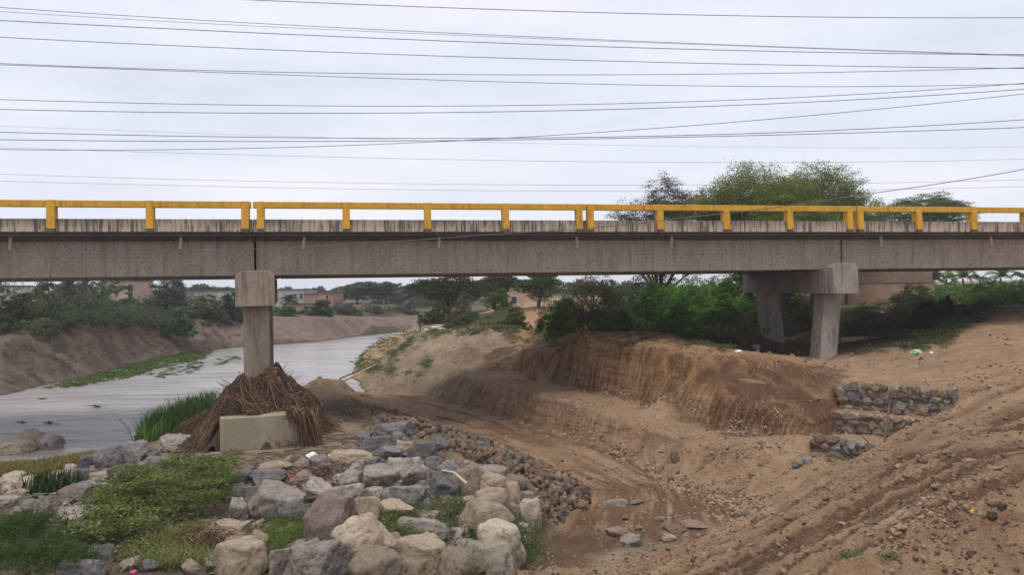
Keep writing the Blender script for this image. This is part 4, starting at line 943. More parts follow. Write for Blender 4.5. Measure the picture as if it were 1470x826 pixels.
plant('dry_shrub', 'thin yellowish dry shrub on the soil beside the far pier leg', 'shrub', 1032, 1096, 440, 490, 33.0, (.16, .13, .06), (.13, .14, .045), 2600, .09, 6, None, low=.0, twiggy=6)
plant('shrub', 'pale green shrub seen between the two pier legs', 'shrub', 1118, 1180, 422, 478, 43, (.07, .095, .035), (.12, .14, .06), 9000, .10, 6, None, low=.0)
plant('shrub', 'sparse grey green shrub beside the right pier cap', 'shrub', 1204, 1275, 434, 472, 44, (.08, .095, .045), (.12, .135, .06), 6500, .10, 7, None, low=.0)
plant('shrub', 'round grey green shrub in front of the brick building', 'shrub', 1276, 1342, 407, 452, 46.5, (.06, .085, .03), (.11, .14, .05), 11000, .11, 7, None, low=.0)
plant('bush', 'wide green bush closing the view at the far right', 'bush', 1392, 1500, 404, 462, 45, (.03, .075, .015), (.07, .14, .025), 17000, .13, 8, gB, low=.0)
plant('bush', 'low dark bush spreading below the wide one at the far right', 'bush', 1352, 1455, 434, 468, 40, DG, (.05, .10, .03), 10000, .11, 8, gB, low=.0)
gM = 'trees and bushes behind the river bank'
plant('mesquite_tree', 'dark spreading mesquite tree overhanging the river bend', 'tree', 588, 702, 392, 470, 61, (.03, .04, .022), (.06, .07, .035), 22000, .17, 10, gM, trunk=.22, low=.28, flat=.3, sub=12, twiggy=1)
plant('mesquite_tree', 'dark mesquite tree behind the first one by the track', 'tree', 668, 752, 388, 458, 68, (.03, .045, .02), (.065, .085, .035), 14000, .19, 8, gM, trunk=.22, low=.38, flat=.35, sub=12)
plant('bush', 'grey green bush at the end of the white pipe', 'bush', 603, 652, 434, 480, 55.5, (.055, .075, .035), (.095, .12, .05), 9000, .14, 6, gM, low=.0)
plant('dry_shrub', 'tall brown leafless thicket under the overhanging mesquite', 'shrub', 636, 692, 418, 484, 54.5, GR, (.15, .12, .085), 6500, .12, 7, gM, low=.0, twiggy=6)
plant('bush', 'yellow green bush beside the reddish track', 'bush', 697, 738, 412, 472, 58, (.07, .11, .03), (.13, .18, .05), 7000, .14, 6, gM, low=.0)
plant('bush', 'light green bush in front of the porch', 'bush', 742, 800, 396, 440, 72, (.06, .11, .025), (.12, .18, .04), 8000, .18, 6, gM, low=.05)
plant('bush', 'olive bush covering the crest behind the white pipe', 'bush', 640, 700, 446, 480, 50, (.06, .085, .035), (.12, .15, .06), 7000, .14, 7, gM, low=.0)
plant('bush', 'green brown bush on the slope left of the reddish track', 'bush', 712, 762, 440, 492, 46, (.07, .085, .035), (.14, .16, .065), 8000, .12, 7, gM, low=.0)
plant('mesquite_tree', 'mesquite tree filling the gap above the reddish track', 'tree', 735, 812, 388, 452, 62, (.045, .065, .025), (.09, .125, .045), 14000, .16, 8, gM, trunk=.18, low=.4, flat=.35, sub=12)
plant('bush', 'small dark bush on the bank behind the spoil mound', 'bush', 690, 725, 450, 478, 52, (.04, .065, .025), (.09, .12, .04), 3500, .13, 5, gM, low=.0)
gL = 'trees on the far river bank'
FL = [(-70, 12, 398, 485, 50, (.03, .05, .02), (.06, .085, .035), 'dark tree at the very edge of the far bank'), (-5, 48, 418, 484, 53, (.022, .04, .018), (.05, .08, .035), 'dark bushy tree nearest on the far bank'),
 (30, 92, 404, 474, 60, (.085, .085, .045), (.13, .12, .065), 'yellowish brown tree between two dark ones on the far bank'), (36, 98, 436, 484, 54, DG, (.05, .08, .03), 'low dark thicket below the yellowish tree'),
 (70, 135, 396, 464, 69, (.075, .062, .055), (.11, .095, .08), 'bare greyish tree behind the far bank thicket'), (92, 150, 426, 476, 59, (.02, .045, .022), (.045, .085, .04), 'deep green bush near the middle of the far thicket'),
 (110, 160, 402, 465, 72, (.08, .068, .058), (.12, .105, .085), 'second bare greyish tree behind the far bank thicket'), (135, 192, 406, 462, 66, (.04, .075, .03), (.08, .125, .05), 'mid green tree below the salmon building'),
 (160, 206, 428, 466, 68, (.07, .085, .045), (.115, .125, .065), 'dull green tree at the end of the far thicket'), (150, 178, 448, 470, 62, (.015, .03, .02), (.03, .05, .03), 'small black green bush at the foot of the far thicket'), (40, 75, 458, 482, 51.5, (.05, .09, .025), (.10, .15, .045), 'small bright bush at the crest of the far bank'),
 (198, 274, 400, 463, 73, (.028, .035, .03), (.065, .068, .055), 'largest round dark tree left of the pier'), (236, 276, 440, 470, 67.5, (.04, .08, .035), (.08, .135, .055), 'fresh green bush in front of the largest dark tree'),
 (268, 320, 424, 466, 76, (.045, .07, .035), (.085, .115, .055), 'dull green tree between the dark ones near the pier'), (312, 348, 422, 464, 79, (.018, .035, .025), (.04, .065, .04), 'compact dark green tree beside the bridge pier'), (335, 362, 446, 466, 79, (.05, .045, .04), (.08, .07, .06), 'low brown scrub beside the bridge pier'),
 (392, 428, 441, 464, 86, (.045, .075, .035), (.08, .12, .05), 'green bush just behind the bridge pier column'), (443, 478, 429, 460, 90, (.02, .04, .032), (.045, .07, .045), 'round dark tree in front of the red building'), (425, 446, 446, 460, 90, (.06, .075, .045), (.09, .11, .06), 'small scrub between the palm and the round tree'),
 (488, 513, 438, 457, 98, (.03, .055, .035), (.06, .095, .05), 'small round tree on the bare far bank'), (480, 545, 408, 452, 126, (.045, .055, .045), (.085, .095, .065), 'wide mesquite tree on the far bank with a ragged top'), (528, 580, 406, 452, 128, (.04, .05, .045), (.08, .09, .065), 'domed mesquite tree beside the ragged one'),
 (568, 612, 414, 454, 120, (.035, .055, .05), (.07, .10, .07), 'bluish tree nearest the overhanging mesquite on the far bank'), (575, 600, 436, 458, 110, (.035, .06, .045), (.07, .105, .065), 'bluish bush at the river bend'), (520, 545, 442, 455, 108, (.04, .06, .045), (.07, .10, .06), 'little bush below the domed mesquite')]
for i, (a, b, t_, bb, Y, cA, cB, lab) in enumerate(FL):
    cA = tuple(q*1.15 for q in cA); cB = tuple(q*1.8 for q in cB)
    plant('far_tree', lab, 'tree', a-3, b+3, t_-2, bb, Y, cA, cB, int(9000*min(1.5, (b-a)/50)), .0030*Y+.01, 8, gL, low=.0 if Y < 115 else .25, flat=.45, sub=60, trunk=0 if Y < 115 else .25)
def canopy_band(name, label, px0, px1, Y, pt, A, Bc, n):
    RS.seed(int(px0+Y)); X0, X1 = B(px0, 413, Y=Y)[0], B(px1, 413, Y=Y)[0]; cl = []
    k = max(4, int((X1-X0)/(Y*.02)))
    for i in range(k):
        x = X0+(X1-X0)*(i+.5)/k; h = (B(735+x/Y*FPX, pt, Y=Y)[2])-3.5; r = h*RS.uniform(.35, .62)
        cl.append((x, Y+RS.uniform(-3, 3), 3.2+h*RS.uniform(.35, .55), r*1.3, r, r))
    o = foliage(name, cl, n, .0042*Y, A, Bc, None, flat=.6); return tag(o, label, 'wood', None, 'stuff')
canopy_band('far_wood', 'far off line of trees on the horizon over the river', -60, 620, 175, 411, (.05, .065, .055), (.08, .095, .075), 30000)
canopy_band('far_wood', 'far off trees behind the far walls over the river', 255, 365, 140, 408, (.05, .07, .05), (.085, .11, .07), 11000)
canopy_band('far_wood', 'far off tree line behind the palms and the green field', 1200, 1530, 190, 406, (.04, .055, .045), (.075, .09, .06), 16000)
canopy_band('far_wood', 'dim wood far behind the track and the porch', 640, 960, 110, 402, (.04, .055, .035), (.08, .10, .05), 16000)

def scrub(name, label, pts, n, size, A, Bc, h):
    RS.seed(int(pts[0][0]+n)); cl = []
    for (a, b) in zip(pts[:-1], pts[1:]):
        L = math.hypot(b[0]-a[0], b[1]-a[1]); k = max(1, int(L/(h*.7)))
        for i in range(k):
            u = (i+RS.rand())/k; x, y = a[0]+(b[0]-a[0])*u, a[1]+(b[1]-a[1])*u+RS.uniform(-.5, 1.5); q = h*RS.uniform(.5, 1.1); cl.append((x, y, ground(x, y)+q*.35, q*.9, q*.8, q*.65))
    o = foliage(name, cl, n, size, A, Bc, None, flat=.6); return tag(o, label, 'scrub', None, 'stuff')
ft = [(p[0], p[1]+1.6) for p in far_top]
scrub('far_scrub', 'low dull scrub along the foot of the far bank trees', [(x, y+1.2) for x, y in ft[2:9]], 26000, .15, (.06, .08, .04), (.12, .13, .07), 1.2)
scrub('far_scrub', 'taller scrub closing the gaps between the far bank trees', [(x, y+6) for x, y in ft[2:10]], 20000, .17, (.035, .06, .03), (.11, .13, .07), 3.2)
scrub('far_scrub', 'hazy scrub below the houses over the river', [(x, y+9) for x, y in ft[10:14]], 12000, .25, (.06, .075, .05), (.10, .115, .075), 1.5)
scrub('far_scrub', 'hazy undergrowth beneath the far mesquites', [B(470, 440, Y=132)[:2], B(560, 440, Y=134)[:2], B(640, 440, Y=120)[:2]], 14000, .34, (.045, .06, .05), (.08, .10, .075), 3.2)
# ---- palms
def palm(px, pb, pt, Y, label, sd, dry=False, group='palms beside the green field', k=11, w=1.0):
    rg = random.Random(sd); x = B(px, 413, Y=Y)[0]; gz = min(ground(x, Y), 5); zt = B(px, pt+9, Y=Y)[2]; H = max(.8, (zt-gz)*.86)
    e = tag(empty('palm_tree', (x, Y, gz)), label, 'palm', group)
    m = MB(); ln = rg.uniform(-.25, .25); m.tube([(0, 0, -.3), (ln*.3, 0, H*.5), (ln, 0, H)], .14, 8, .09); m.build('trunk', M_bark, e)
    for i in range(k):
        a = i*2.4+rg.uniform(-.3, .3); el = rg.uniform(.35, 1.4); Lf = rg.uniform(1.3, 1.8)*w; V = []; F = []; col = []
        dr = i > k-3 and dry; c0 = np.array((.25, .11, .03) if dr else (.08, .15, .045))*rg.uniform(.8, 1.3)
        pts = [Vector((ln, 0, H))]; d = Vector((math.cos(a)*math.cos(el), math.sin(a)*math.cos(el), math.sin(el)))
        for s in range(9):
            pts.append(pts[-1]+d*Lf/9); d = (d+Vector((0, 0, -.22 if not dr else -.4))).normalized()
        for s in range(1, 10):
            p = pts[s]; t = (pts[s]-pts[s-1]).normalized(); sd_ = t.cross(Vector((0, 0, 1))).normalized()
            for sg in (-1, 1):
                for u in (0, .5):
                    q = p.lerp(pts[s-1], u); ll = Lf*.42*math.sin(math.pi*min(1, (s+.6)/10.5)); tip = q+(sd_*sg+t*.7+Vector((0, 0, -.45))).normalized()*ll
                    n = len(V); V += [q, q+t*.12, tip]; F.append((n, n+1, n+2)); col += [c0]*3
        mesh_np('frond', np.array([tuple(v) for v in V]), np.array(F), M_leaf, e, fcol=np.array(col))
    return e
palm(1342, 428, 390, 68, 'dark palm half hidden at the corner of the brick building', 1)
palm(1356, 430, 388, 72, 'palm with a slim trunk just right of the brick building', 2, True)
palm(1384, 425, 388, 76, 'palm with orange drooping fronds, second from the brick building', 3, True)
palm(1408, 421, 391, 80, 'small palm in the middle of the row by the field', 4, True)
palm(1436, 420, 387, 78, 'broad palm above the wide green bush', 5)
palm(1466, 418, 388, 76, 'palm at the far right end of the row', 6, True)
palm(416, 455, 422, 92, 'small dark palm in front of the grey houses over the river', 7, group=None, k=16, w=1.1)

# ---- ground cover
def blades(name, spots, hgt, wid, A, Bc, lean=.35, label=None, cat='grass', kind='stuff', dry=.0, mat=None):
    """spots Nx3; each blade is a bent strip of three segments"""
    n = len(spots); P = np.asarray(spots); a = RS.uniform(0, 6.283, n); h = hgt*RS.uniform(.5, 1.15, n); l = h*lean*RS.uniform(.2, 1.6, n)
    D = np.stack([np.cos(a), np.sin(a), np.zeros(n)], 1); S = np.stack([-np.sin(a), np.cos(a), np.zeros(n)], 1); V = []
    for k, (u, ww) in enumerate(((0, 1), (.4, .85), (.75, .5), (1, .05))):
        c = P+D*(l*u**2)[:, None]+np.array([0, 0, 1])*(h*(u-.25*u*u*min(1, lean*1.5)))[:, None]; w = wid*ww*.5
        V += [c-S*w, c+S*w]
    V = np.stack(V, 1).reshape(-1, 3); b = (np.arange(n)*8)[:, None]
    F = np.concatenate([b+np.array([[0, 1, 3, 2]]), b+np.array([[2, 3, 5, 4]]), b+np.array([[4, 5, 7, 6]])], 0)
    T = RS.rand(n, 1); col = np.array(A)*(1-T)+np.array(Bc)*T; m = RS.rand(n) < dry; col[m] = np.array((.28, .2, .09))*RS.uniform(.7, 1.2, (m.sum(), 1))
    o = mesh_np(name, V, F, mat or M_blade, fcol=np.repeat(col, 8, 0)); return tag(o, label, cat, None, kind)
def area(poly_px, n, dz=0.0, clumpy=.0, minz=None):
    """random ground points inside an outline on the ground (given by where its corners stand)"""
    poly = [G(*p)[:2] for p in poly_px]; xs = [p[0] for p in poly]; ys_ = [p[1] for p in poly]; out = []
    while len(out) < n:
        X = RS.uniform(min(xs), max(xs), n*2); Y = RS.uniform(min(ys_), max(ys_), n*2); m = pip(X, Y, poly)
        if clumpy: m &= (fbm(X*1.7, Y*1.7, 3, 7) > RS.uniform(-.6, .6, len(X))*(1-clumpy)+clumpy*.15)
        if not m.any(): continue
        for x, y in zip(X[m], Y[m]):
            out.append((x, y, max(ground(x, y), -.03)+dz))
            if len(out) >= n: break
    return np.array(out)
RS.seed(5)
blades('reeds', area([(196, 634), (214, 612), (250, 592), (305, 575), (330, 598), (290, 612), (238, 628), (205, 640)], 2600), .95, .035, (.06, .13, .018), (.13, .24, .035), .45, 'bright green reeds growing between the river and the pier', 'reeds')
blades('shore_grass', area([(0, 690), (0, 668), (70, 664), (136, 652), (150, 662), (110, 672), (60, 688)], 5200), .28, .02, (.14, .13, .025), (.20, .19, .04), .4, 'yellow green grass along the near river edge', 'grass', dry=.25)
blades('bank_grass', area([(185, 826), (215, 772), (275, 748), (330, 770), (300, 800), (320, 826)], 3800), .30, .013, (.06, .11, .02), (.15, .20, .05), .8, 'long thin grass between the creeper and the tan boulder', 'grass', dry=.35)
e = blades('bladed_plant', np.array(G(74, 708))+RS.normal(size=(260, 3))*np.array([.34, .22, .0]), .62, .045, (.015, .035, .012), (.04, .08, .02), .35, 'dark green clump of upright blades among the riverside stones', 'plant', kind='thing')
rg = random.Random(4)
for i, (px, py, dx, lab) in enumerate(((190, 636, -.55, 'single arching reed stem leaning over the water'), (207, 632, .1, 'upright reed stem with a feathery head beside the bright reeds'))):
    g = G(px, py); m = MB(); V = []; q = [Vector(g)+Vector((dx*(s/6)**1.8, 0, 1.0*s/6)) for s in range(7)]
    m.tube([tuple(p-Vector(g)) for p in q], .012, 5, .006)
    for s in range(2, 7):
        for k in range(5):
            p = q[s]-Vector(g); m.tube([p, p+Vector((rg.uniform(-.14, .14)+dx*.1, rg.uniform(-.08, .08), rg.uniform(-.02, .2)))], .008, 3, .002)
    o = m.build('reed_stem', plain('reed_green', (.06, .09, .03), .8)); o.location = g; tag(o, lab, 'reed')
def cover(name, poly, n, size, A, Bc, h, label, cat='creeper', aspect=.5, up=1.0, extra=None, clumpy=.3, kind='stuff', sprays=26, dz=0, sg=.13, sv=.02):
    C0 = area(poly, max(30, n//sprays), 0, clumpy); k = len(C0)
    hh = h*RS.uniform(.35, 1.0, k)*(.35+1.1*vnoise(C0[:, 0]*1.6, C0[:, 1]*1.6, 3)); i = RS.randint(0, k, n)
    P = C0[i]+np.stack([RS.normal(0, sg, n), RS.normal(0, sg, n), hh[i]*np.where(RS.rand(n) < .8, 1, RS.rand(n))+RS.normal(0, sv, n)+dz], 1)
    T = np.clip(RS.rand(k)[i]*.7+RS.rand(n)*.3, 0, 1)[:, None]; cols = (np.array(A)*(1-T)+np.array(Bc)*T)*RS.uniform(.75, 1.25, (n, 1))
    if extra: m = RS.rand(n) < extra[1]; cols[m] = np.array(extra[0])*RS.uniform(.7, 1.2, (m.sum(), 1))
    V, F, vc = leafset(P, size, cols, up, aspect); o = mesh_np(name, V, F, M_leaf, fcol=vc); return tag(o, label, cat, None, kind)
cover('creeper', [(118, 782), (140, 742), (200, 700), (262, 680), (335, 692), (345, 732), (300, 750), (240, 772), (190, 812), (125, 812)], 32000, .065, (.045, .075, .018), (.16, .21, .05), .75, 'broad spreading creeper with yellow tipped leaves over the riprap', extra=((.34, .27, .08), .12), clumpy=.1, sprays=130, sg=.15, sv=.012)
cover('weeds', [(545, 760), (560, 745), (620, 735), (665, 722), (690, 760), (690, 800), (640, 812), (575, 790)], 9000, .045, (.05, .09, .018), (.11, .19, .035), .26, 'bright green weeds filling the hollow among the tan boulders', 'weeds', extra=((.40, .36, .06), .02))
cover('weeds', [(730, 752), (765, 750), (778, 770), (762, 815), (730, 810), (722, 785)], 4200, .045, (.04, .075, .02), (.09, .15, .035), .24, 'dark green weeds along the edge of the dirt rut', 'weeds')
cover('moss', [(382, 792), (392, 755), (430, 732), (446, 740), (440, 775), (405, 800)], 7000, .035, (.055, .10, .015), (.13, .22, .03), .16, 'vivid green mossy growth beside the pinkish slab', 'moss', extra=((.35, .20, .05), .08), clumpy=.0)
cover('mossy_patch', [(560, 776), (575, 762), (630, 768), (640, 785), (590, 792)], 1800, .035, (.07, .11, .02), (.15, .20, .04), .10, 'mossy growth on the half buried boulder', 'moss', dz=.15)
cover('bank_creeper', [(508, 532), (520, 512), (545, 492), (585, 478), (620, 472), (600, 500), (572, 520), (565, 550), (545, 540), (525, 540)], 9000, .10, (.05, .09, .02), (.10, .17, .04), .35, 'green creeper covering the river side of the spoil mound', clumpy=.45)
cover('bank_weeds', [(575, 560), (580, 540), (600, 530), (612, 512), (625, 520), (600, 552)], 900, .09, (.05, .10, .02), (.10, .17, .04), .2, 'scattered green weeds low on the spoil mound', 'weeds', clumpy=.5)
cover('slope_grass', [(722, 480), (760, 470), (795, 478), (820, 492), (790, 500), (742, 498)], 5000, .08, (.09, .10, .035), (.14, .16, .06), .22, 'dull grass on the slope left of the bright bush', 'grass', clumpy=.3)
cover('hill_scrub', [(655, 482), (690, 462), (735, 446), (752, 452), (742, 475), (735, 492), (700, 478)], 9000, .12, (.07, .08, .03), (.15, .155, .07), .6, 'dull low scrub on the slope behind the spoil mound', 'scrub', clumpy=.25, sprays=40, sg=.25)
cover('crest_weeds', [(604, 476), (640, 474), (690, 477), (700, 484), (650, 482), (612, 486)], 2200, .09, (.06, .10, .03), (.12, .18, .05), .25, 'sparse weeds along the crest of the spoil mound', 'weeds', clumpy=.5)
cover('dry_tufts', [(0, 560), (0, 495), (60, 480), (200, 468), (345, 462), (345, 488), (200, 512), (90, 542)], 9000, .12, (.13, .11, .06), (.21, .18, .10), .22, 'dry grass tufts scattered over the far bank slope', 'grass', clumpy=.5, sprays=18, sg=.16)
cover('brow_weeds', [(835, 500), (842, 486), (900, 484), (990, 492), (1060, 500), (1050, 508), (960, 500), (880, 496)], 3800, .08, (.07, .08, .03), (.15, .14, .06), .18, 'dusty weeds along the brow of the cut', 'weeds', clumpy=.6)
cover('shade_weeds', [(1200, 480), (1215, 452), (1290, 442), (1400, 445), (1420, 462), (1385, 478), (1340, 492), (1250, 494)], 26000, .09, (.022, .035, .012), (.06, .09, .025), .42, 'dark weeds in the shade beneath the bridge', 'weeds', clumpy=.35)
cover('shade_grass', [(1200, 512), (1215, 496), (1330, 488), (1370, 480), (1365, 500), (1290, 508)], 6000, .06, (.06, .06, .03), (.09, .10, .035), .12, 'thin dusty grass at the edge of the shade', 'grass', clumpy=.5)
cover('edge_weeds', [(1305, 500), (1330, 486), (1368, 488), (1360, 500), (1330, 506)], 2600, .06, (.05, .08, .02), (.09, .13, .035), .14, 'green weeds at the edge of the bare slope', 'weeds', clumpy=.2)
cover('field_crop', [(1332, 440), (1336, 423), (1475, 418), (1480, 436), (1400, 440)], 24000, .20, (.06, .12, .025), (.12, .20, .04), .8, 'green crop in the field behind the palms', 'crop', clumpy=.0)
cover('water_plants', [(60, 560), (100, 548), (185, 526), (255, 508), (308, 503), (290, 517), (225, 530), (180, 545), (110, 556)], 16000, .16, (.06, .10, .022), (.12, .18, .035), .16, 'floating green plants along the far shore', 'water plants', clumpy=.05)
cover('water_plants', [(205, 540), (255, 526), (330, 512), (352, 515), (290, 532), (230, 546)], 1600, .15, (.06, .09, .03), (.10, .14, .04), .12, 'broken tufts of floating plants in the river', 'water plants', clumpy=.6)
cover('bank_top_weeds', [(40, 478), (100, 470), (200, 463), (345, 457), (345, 462), (200, 468), (100, 478)], 7000, .16, (.07, .09, .035), (.13, .15, .06), .35, 'pale weeds along the crest of the far bank', 'weeds', clumpy=.4)
cover('pit_weeds', [(1183, 668), (1200, 655), (1215, 658), (1212, 668)], 500, .045, (.08, .12, .03), (.15, .20, .06), .14, 'pale green weeds at the foot of the lowest stone wall', 'weeds')
# feathery bush in the near corner
cl = []; g0 = Vector(G(55, 815))
for k, (px, py, s) in enumerate(((20, 770, .62), (60, 765, .6), (100, 775, .5), (25, 815, .55), (75, 812, .55), (-25, 790, .7), (45, 745, .42), (110, 800, .4))):
    gg = Vector(G(px, py+24)); cl.append((gg.x-g0.x, gg.y-g0.y, gg.z-g0.z+s*.45, s*.8, s*.7, s*.62))
e = tag(empty('feathery_bush', g0), 'soft feathery green bush in the near corner by the river', 'bush')
RS.seed(12); foliage('crown', cl, 26000, .06, (.03, .06, .014), (.075, .125, .028), e, flat=.8, aspect=.16, up=.1, sub=20, extra=((.16, .19, .06), .06)); limbs(cl, (0, 0, 0), .02, seed=3, n2=5).build('stem', M_bark, e)
for i, (px, py) in enumerate(((1195, 663), (1274, 804), (1216, 800))):
    if i: RS.seed(i); g = Vector(G(px, py)); P = RS.normal(size=(70, 3))*np.array([.09, .07, .03])+np.array([0, 0, .05]); V, F, c = leafset(P, .06, np.tile([(.09, .18, .04)], (70, 1))*RS.uniform(.7, 1.3, (70, 1))); o = mesh_np('seedling', V, F, M_leaf, fcol=c); o.location = g; tag(o, ('tiny green seedling on the near ramp side' if i == 1 else 'second tiny seedling near the wheel rut'), 'seedling')

# ------------------------------------------------------------ flood debris on the pier
RS.seed(21); rgn = random.Random(21)
pc = Vector((B(376, 600, Y=25.2)[0], 25.4, 0)); 
nest = tag(empty('debris_pile', (pc.x, pc.y, .8)), 'shaggy brown heap of flood driftwood and roots caught around the pier', 'driftwood')
# height of the heap over the plan
def heap(x, y):
    if y < -2.28 and x > -.62: return 0.0
    r = math.hypot((x-.0)/1.95, y/3.0); a = math.atan2(y, x); k = 1+.07*math.sin(3*a+1)+.05*math.sin(7*a)
    if r/k >= 1: return 0.0
    return 1.78*(1-(r/k)**2.2)**1.0*(1+.26*mn.noise(Vector((x*1.3, y*1.3, 0)))+.2*mn.noise(Vector((x*3.1, y*3.1, 5))))
ax = np.linspace(-2.6, 2.6, 70); HX, HY = np.meshgrid(ax, ax)
HZ = np.array([[heap(x, y) for x in ax] for y in ax])*.86-.25+fbm(HX*2.2, HY*2.2, 5, 5)*.25; hi = np.arange(70*70).reshape(70, 70)
M_core = plain('debris_core', (.06, .036, .022), 1, .5, 14)
mesh_np('packed_core', np.stack([HX, HY, HZ], -1).reshape(-1, 3), np.stack([hi[:-1, :-1], hi[:-1, 1:], hi[1:, 1:], hi[1:, :-1]], -1).reshape(-1, 4), M_core, nest, smooth=True)
def strands(name, n, parent, r0, cols, f):
    Vs = []; Fs = []; Cs = []; b = 0
    for i in range(n):
        pts = f(); m = len(pts); r = r0*rgn.uniform(.5, 1.5); pts = np.array(pts)
        T = np.gradient(pts, axis=0); T /= np.linalg.norm(T, axis=1)[:, None]+1e-9; A = np.cross(T, [0.31, .2, .93]); A /= np.linalg.norm(A, axis=1)[:, None]+1e-9; Bv = np.cross(T, A)
        rr = r*np.linspace(1, .45, m)[:, None]
        ring = np.stack([pts+(A*math.cos(w)+Bv*math.sin(w))*rr for w in (0, 2.09, 4.19)], 1).reshape(-1, 3); Vs.append(ring)
        k = np.arange(m-1)*3+b
        for q in range(3): Fs.append(np.stack([k+q, k+(q+1) % 3, k+3+(q+1) % 3, k+3+q], 1))
        c = np.array(cols[rgn.randrange(len(cols))])*rgn.uniform(.7, 1.3); Cs.append(np.tile(c, (m*3, 1))); b += m*3
    return mesh_np(name, np.concatenate(Vs), np.concatenate(Fs), M_straw, parent, fcol=np.concatenate(Cs))
BR = [(.15, .085, .05), (.10, .058, .036), (.20, .12, .07), (.07, .042, .03), (.30, .20, .12), (.045, .03, .022), (.12, .07, .042), (.06, .038, .027)]
def drape():
    a = rgn.uniform(0, 6.283); r = rgn.uniform(.05, 1.0)**.7; L = rgn.uniform(.5, 1.5); x, y = 1.95*r*math.cos(a), 2.4*r*math.sin(a); th = a+rgn.gauss(0, .9)+(math.pi/2*rgn.choice((-1, 1)) if rgn.random() < .45 else 0); pts = []
    lift = rgn.choice((-.05, 0, .03, .08, .14, .22))+rgn.uniform(-.03, .03)
    for s in range(9):
        q = heap(x, y)
        pts.append((x, y, q+lift+rgn.gauss(0, .018))); th += rgn.gauss(0, .5); x += math.cos(th)*L/8; y += math.sin(th)*L/8
        if q == 0: lift -= .05
    return pts
def drape_ok():
    while True:
        q = drape()
        if not any(p[1] < -2.3 and -.7 < p[0] < 1.3 for p in q): return q
strands('tangled_branches', 6200, nest, .0085, BR, drape_ok)
strands('tangled_roots', 700, nest, .015, BR, drape_ok)
strands('thick_sticks', 40, nest, .022, BR, drape_ok)
def hang():   # root curtain hanging over the front right of the footing
    x = rgn.uniform(1.45, 2.25); y = -2.33+rgn.uniform(-.22, .3)+.25*max(0, x-1.6); z = rgn.uniform(.85, 1.3)-abs(x-1.2)*.2; L = rgn.uniform(.5, 1.2); pts = []; 
    if x < 1.8: L *= .3
    dx = rgn.uniform(.05, .45)
    for s in range(7):
        u = s/6; pts.append((x+dx*u+rgn.gauss(0, .012), y-.25*math.sin(u*1.4)+rgn.gauss(0, .012), z+.1*math.sin(u*2.5)-L*u*u)); 
    return pts
strands('hanging_roots', 600, nest, .010, BR+[(.30, .17, .08)], hang)
def hangl():
    x = rgn.uniform(-2.1, -.8); y = rgn.uniform(-1.6, .3); z = rgn.uniform(.5, 1.1)*(1.2+x*.25); L = rgn.uniform(.4, .9); dx = -rgn.uniform(.05, .6); return [(x+dx*s/6+rgn.gauss(0, .015), y-.1*s/6, z-L*(s/6)**1.6) for s in range(7)]
strands('hanging_roots', 520, nest, .009, BR, hangl)
def stick():
    a = rgn.uniform(0, 6.283); r = rgn.uniform(.2, .95); x, y = 2.2*r*math.cos(a), 2.4*r*math.sin(a); z = heap(x, y); th = a+rgn.uniform(-1.3, 1.3); L = rgn.uniform(.3, .8); e = rgn.uniform(.1, .9)
    return [(x+math.cos(th)*L*s/3*math.cos(e)+rgn.gauss(0, .02), y+math.sin(th)*L*s/3*math.cos(e), z+math.sin(e)*L*s/3) for s in range(4)]
strands('loose_sticks', 180, nest, .013, [(.10, .07, .055), (.16, .11, .08)], stick)
m = MB()
for a, b in (((-.25, -.75, 1.7), (.12, -.6, 2.85)), ((-.2, -.75, 1.7), (.35, -.65, 2.4)), ((-.3, -.75, 1.6), (-.05, -.7, 2.5)), ((1.0, -1.5, .9), (1.35, -1.7, 1.75))):
    m.tube([a, ((a[0]+b[0])/2+.05, a[1], (a[2]+b[2])/2), b], .014, 5, .006)
m.build('upright_stick', M_twig, nest)
def lit():
    p = G(rgn.uniform(235, 520), rgn.uniform(628, 676)); th = rgn.gauss(0, .5); L = rgn.uniform(.2, 1.2); q = []; x, y = p[0], p[1]
    for s in range(6): q.append((x, y, ground(x, y)+.02+rgn.uniform(0, .03))); th += rgn.gauss(0, .15); x += math.cos(th)*L/5; y += math.sin(th)*L/5
    return q
tag(strands('straw_litter', 520, None, .009, BR, lit), 'brown twigs and straw strewn over the pier platform', 'litter', None, 'stuff')
def lit2():
    c = rgn.choice(((436, 700, 26, 12), (470, 690, 24, 8), (300, 790, 30, 14), (420, 728, 20, 10))); p = G(c[0]+rgn.gauss(0, c[2]*.5), c[1]+rgn.gauss(0, c[3]*.5)); th = rgn.uniform(0, 6.28); L = rgn.uniform(.15, .7); q = []; x, y = p[0], p[1]; z0 = ground(x, y)+rgn.uniform(.1, .3)
    for s in range(6): q.append((x, y, z0+.12*math.sin(s*.6))); th += rgn.gauss(0, .3); x += math.cos(th)*L/5; y += math.sin(th)*L/5
    return q
tag(strands('twig_tangle', 420, None, .007, BR, lit2), 'dry brown twigs caught among the boulders', 'twigs', None, 'stuff')

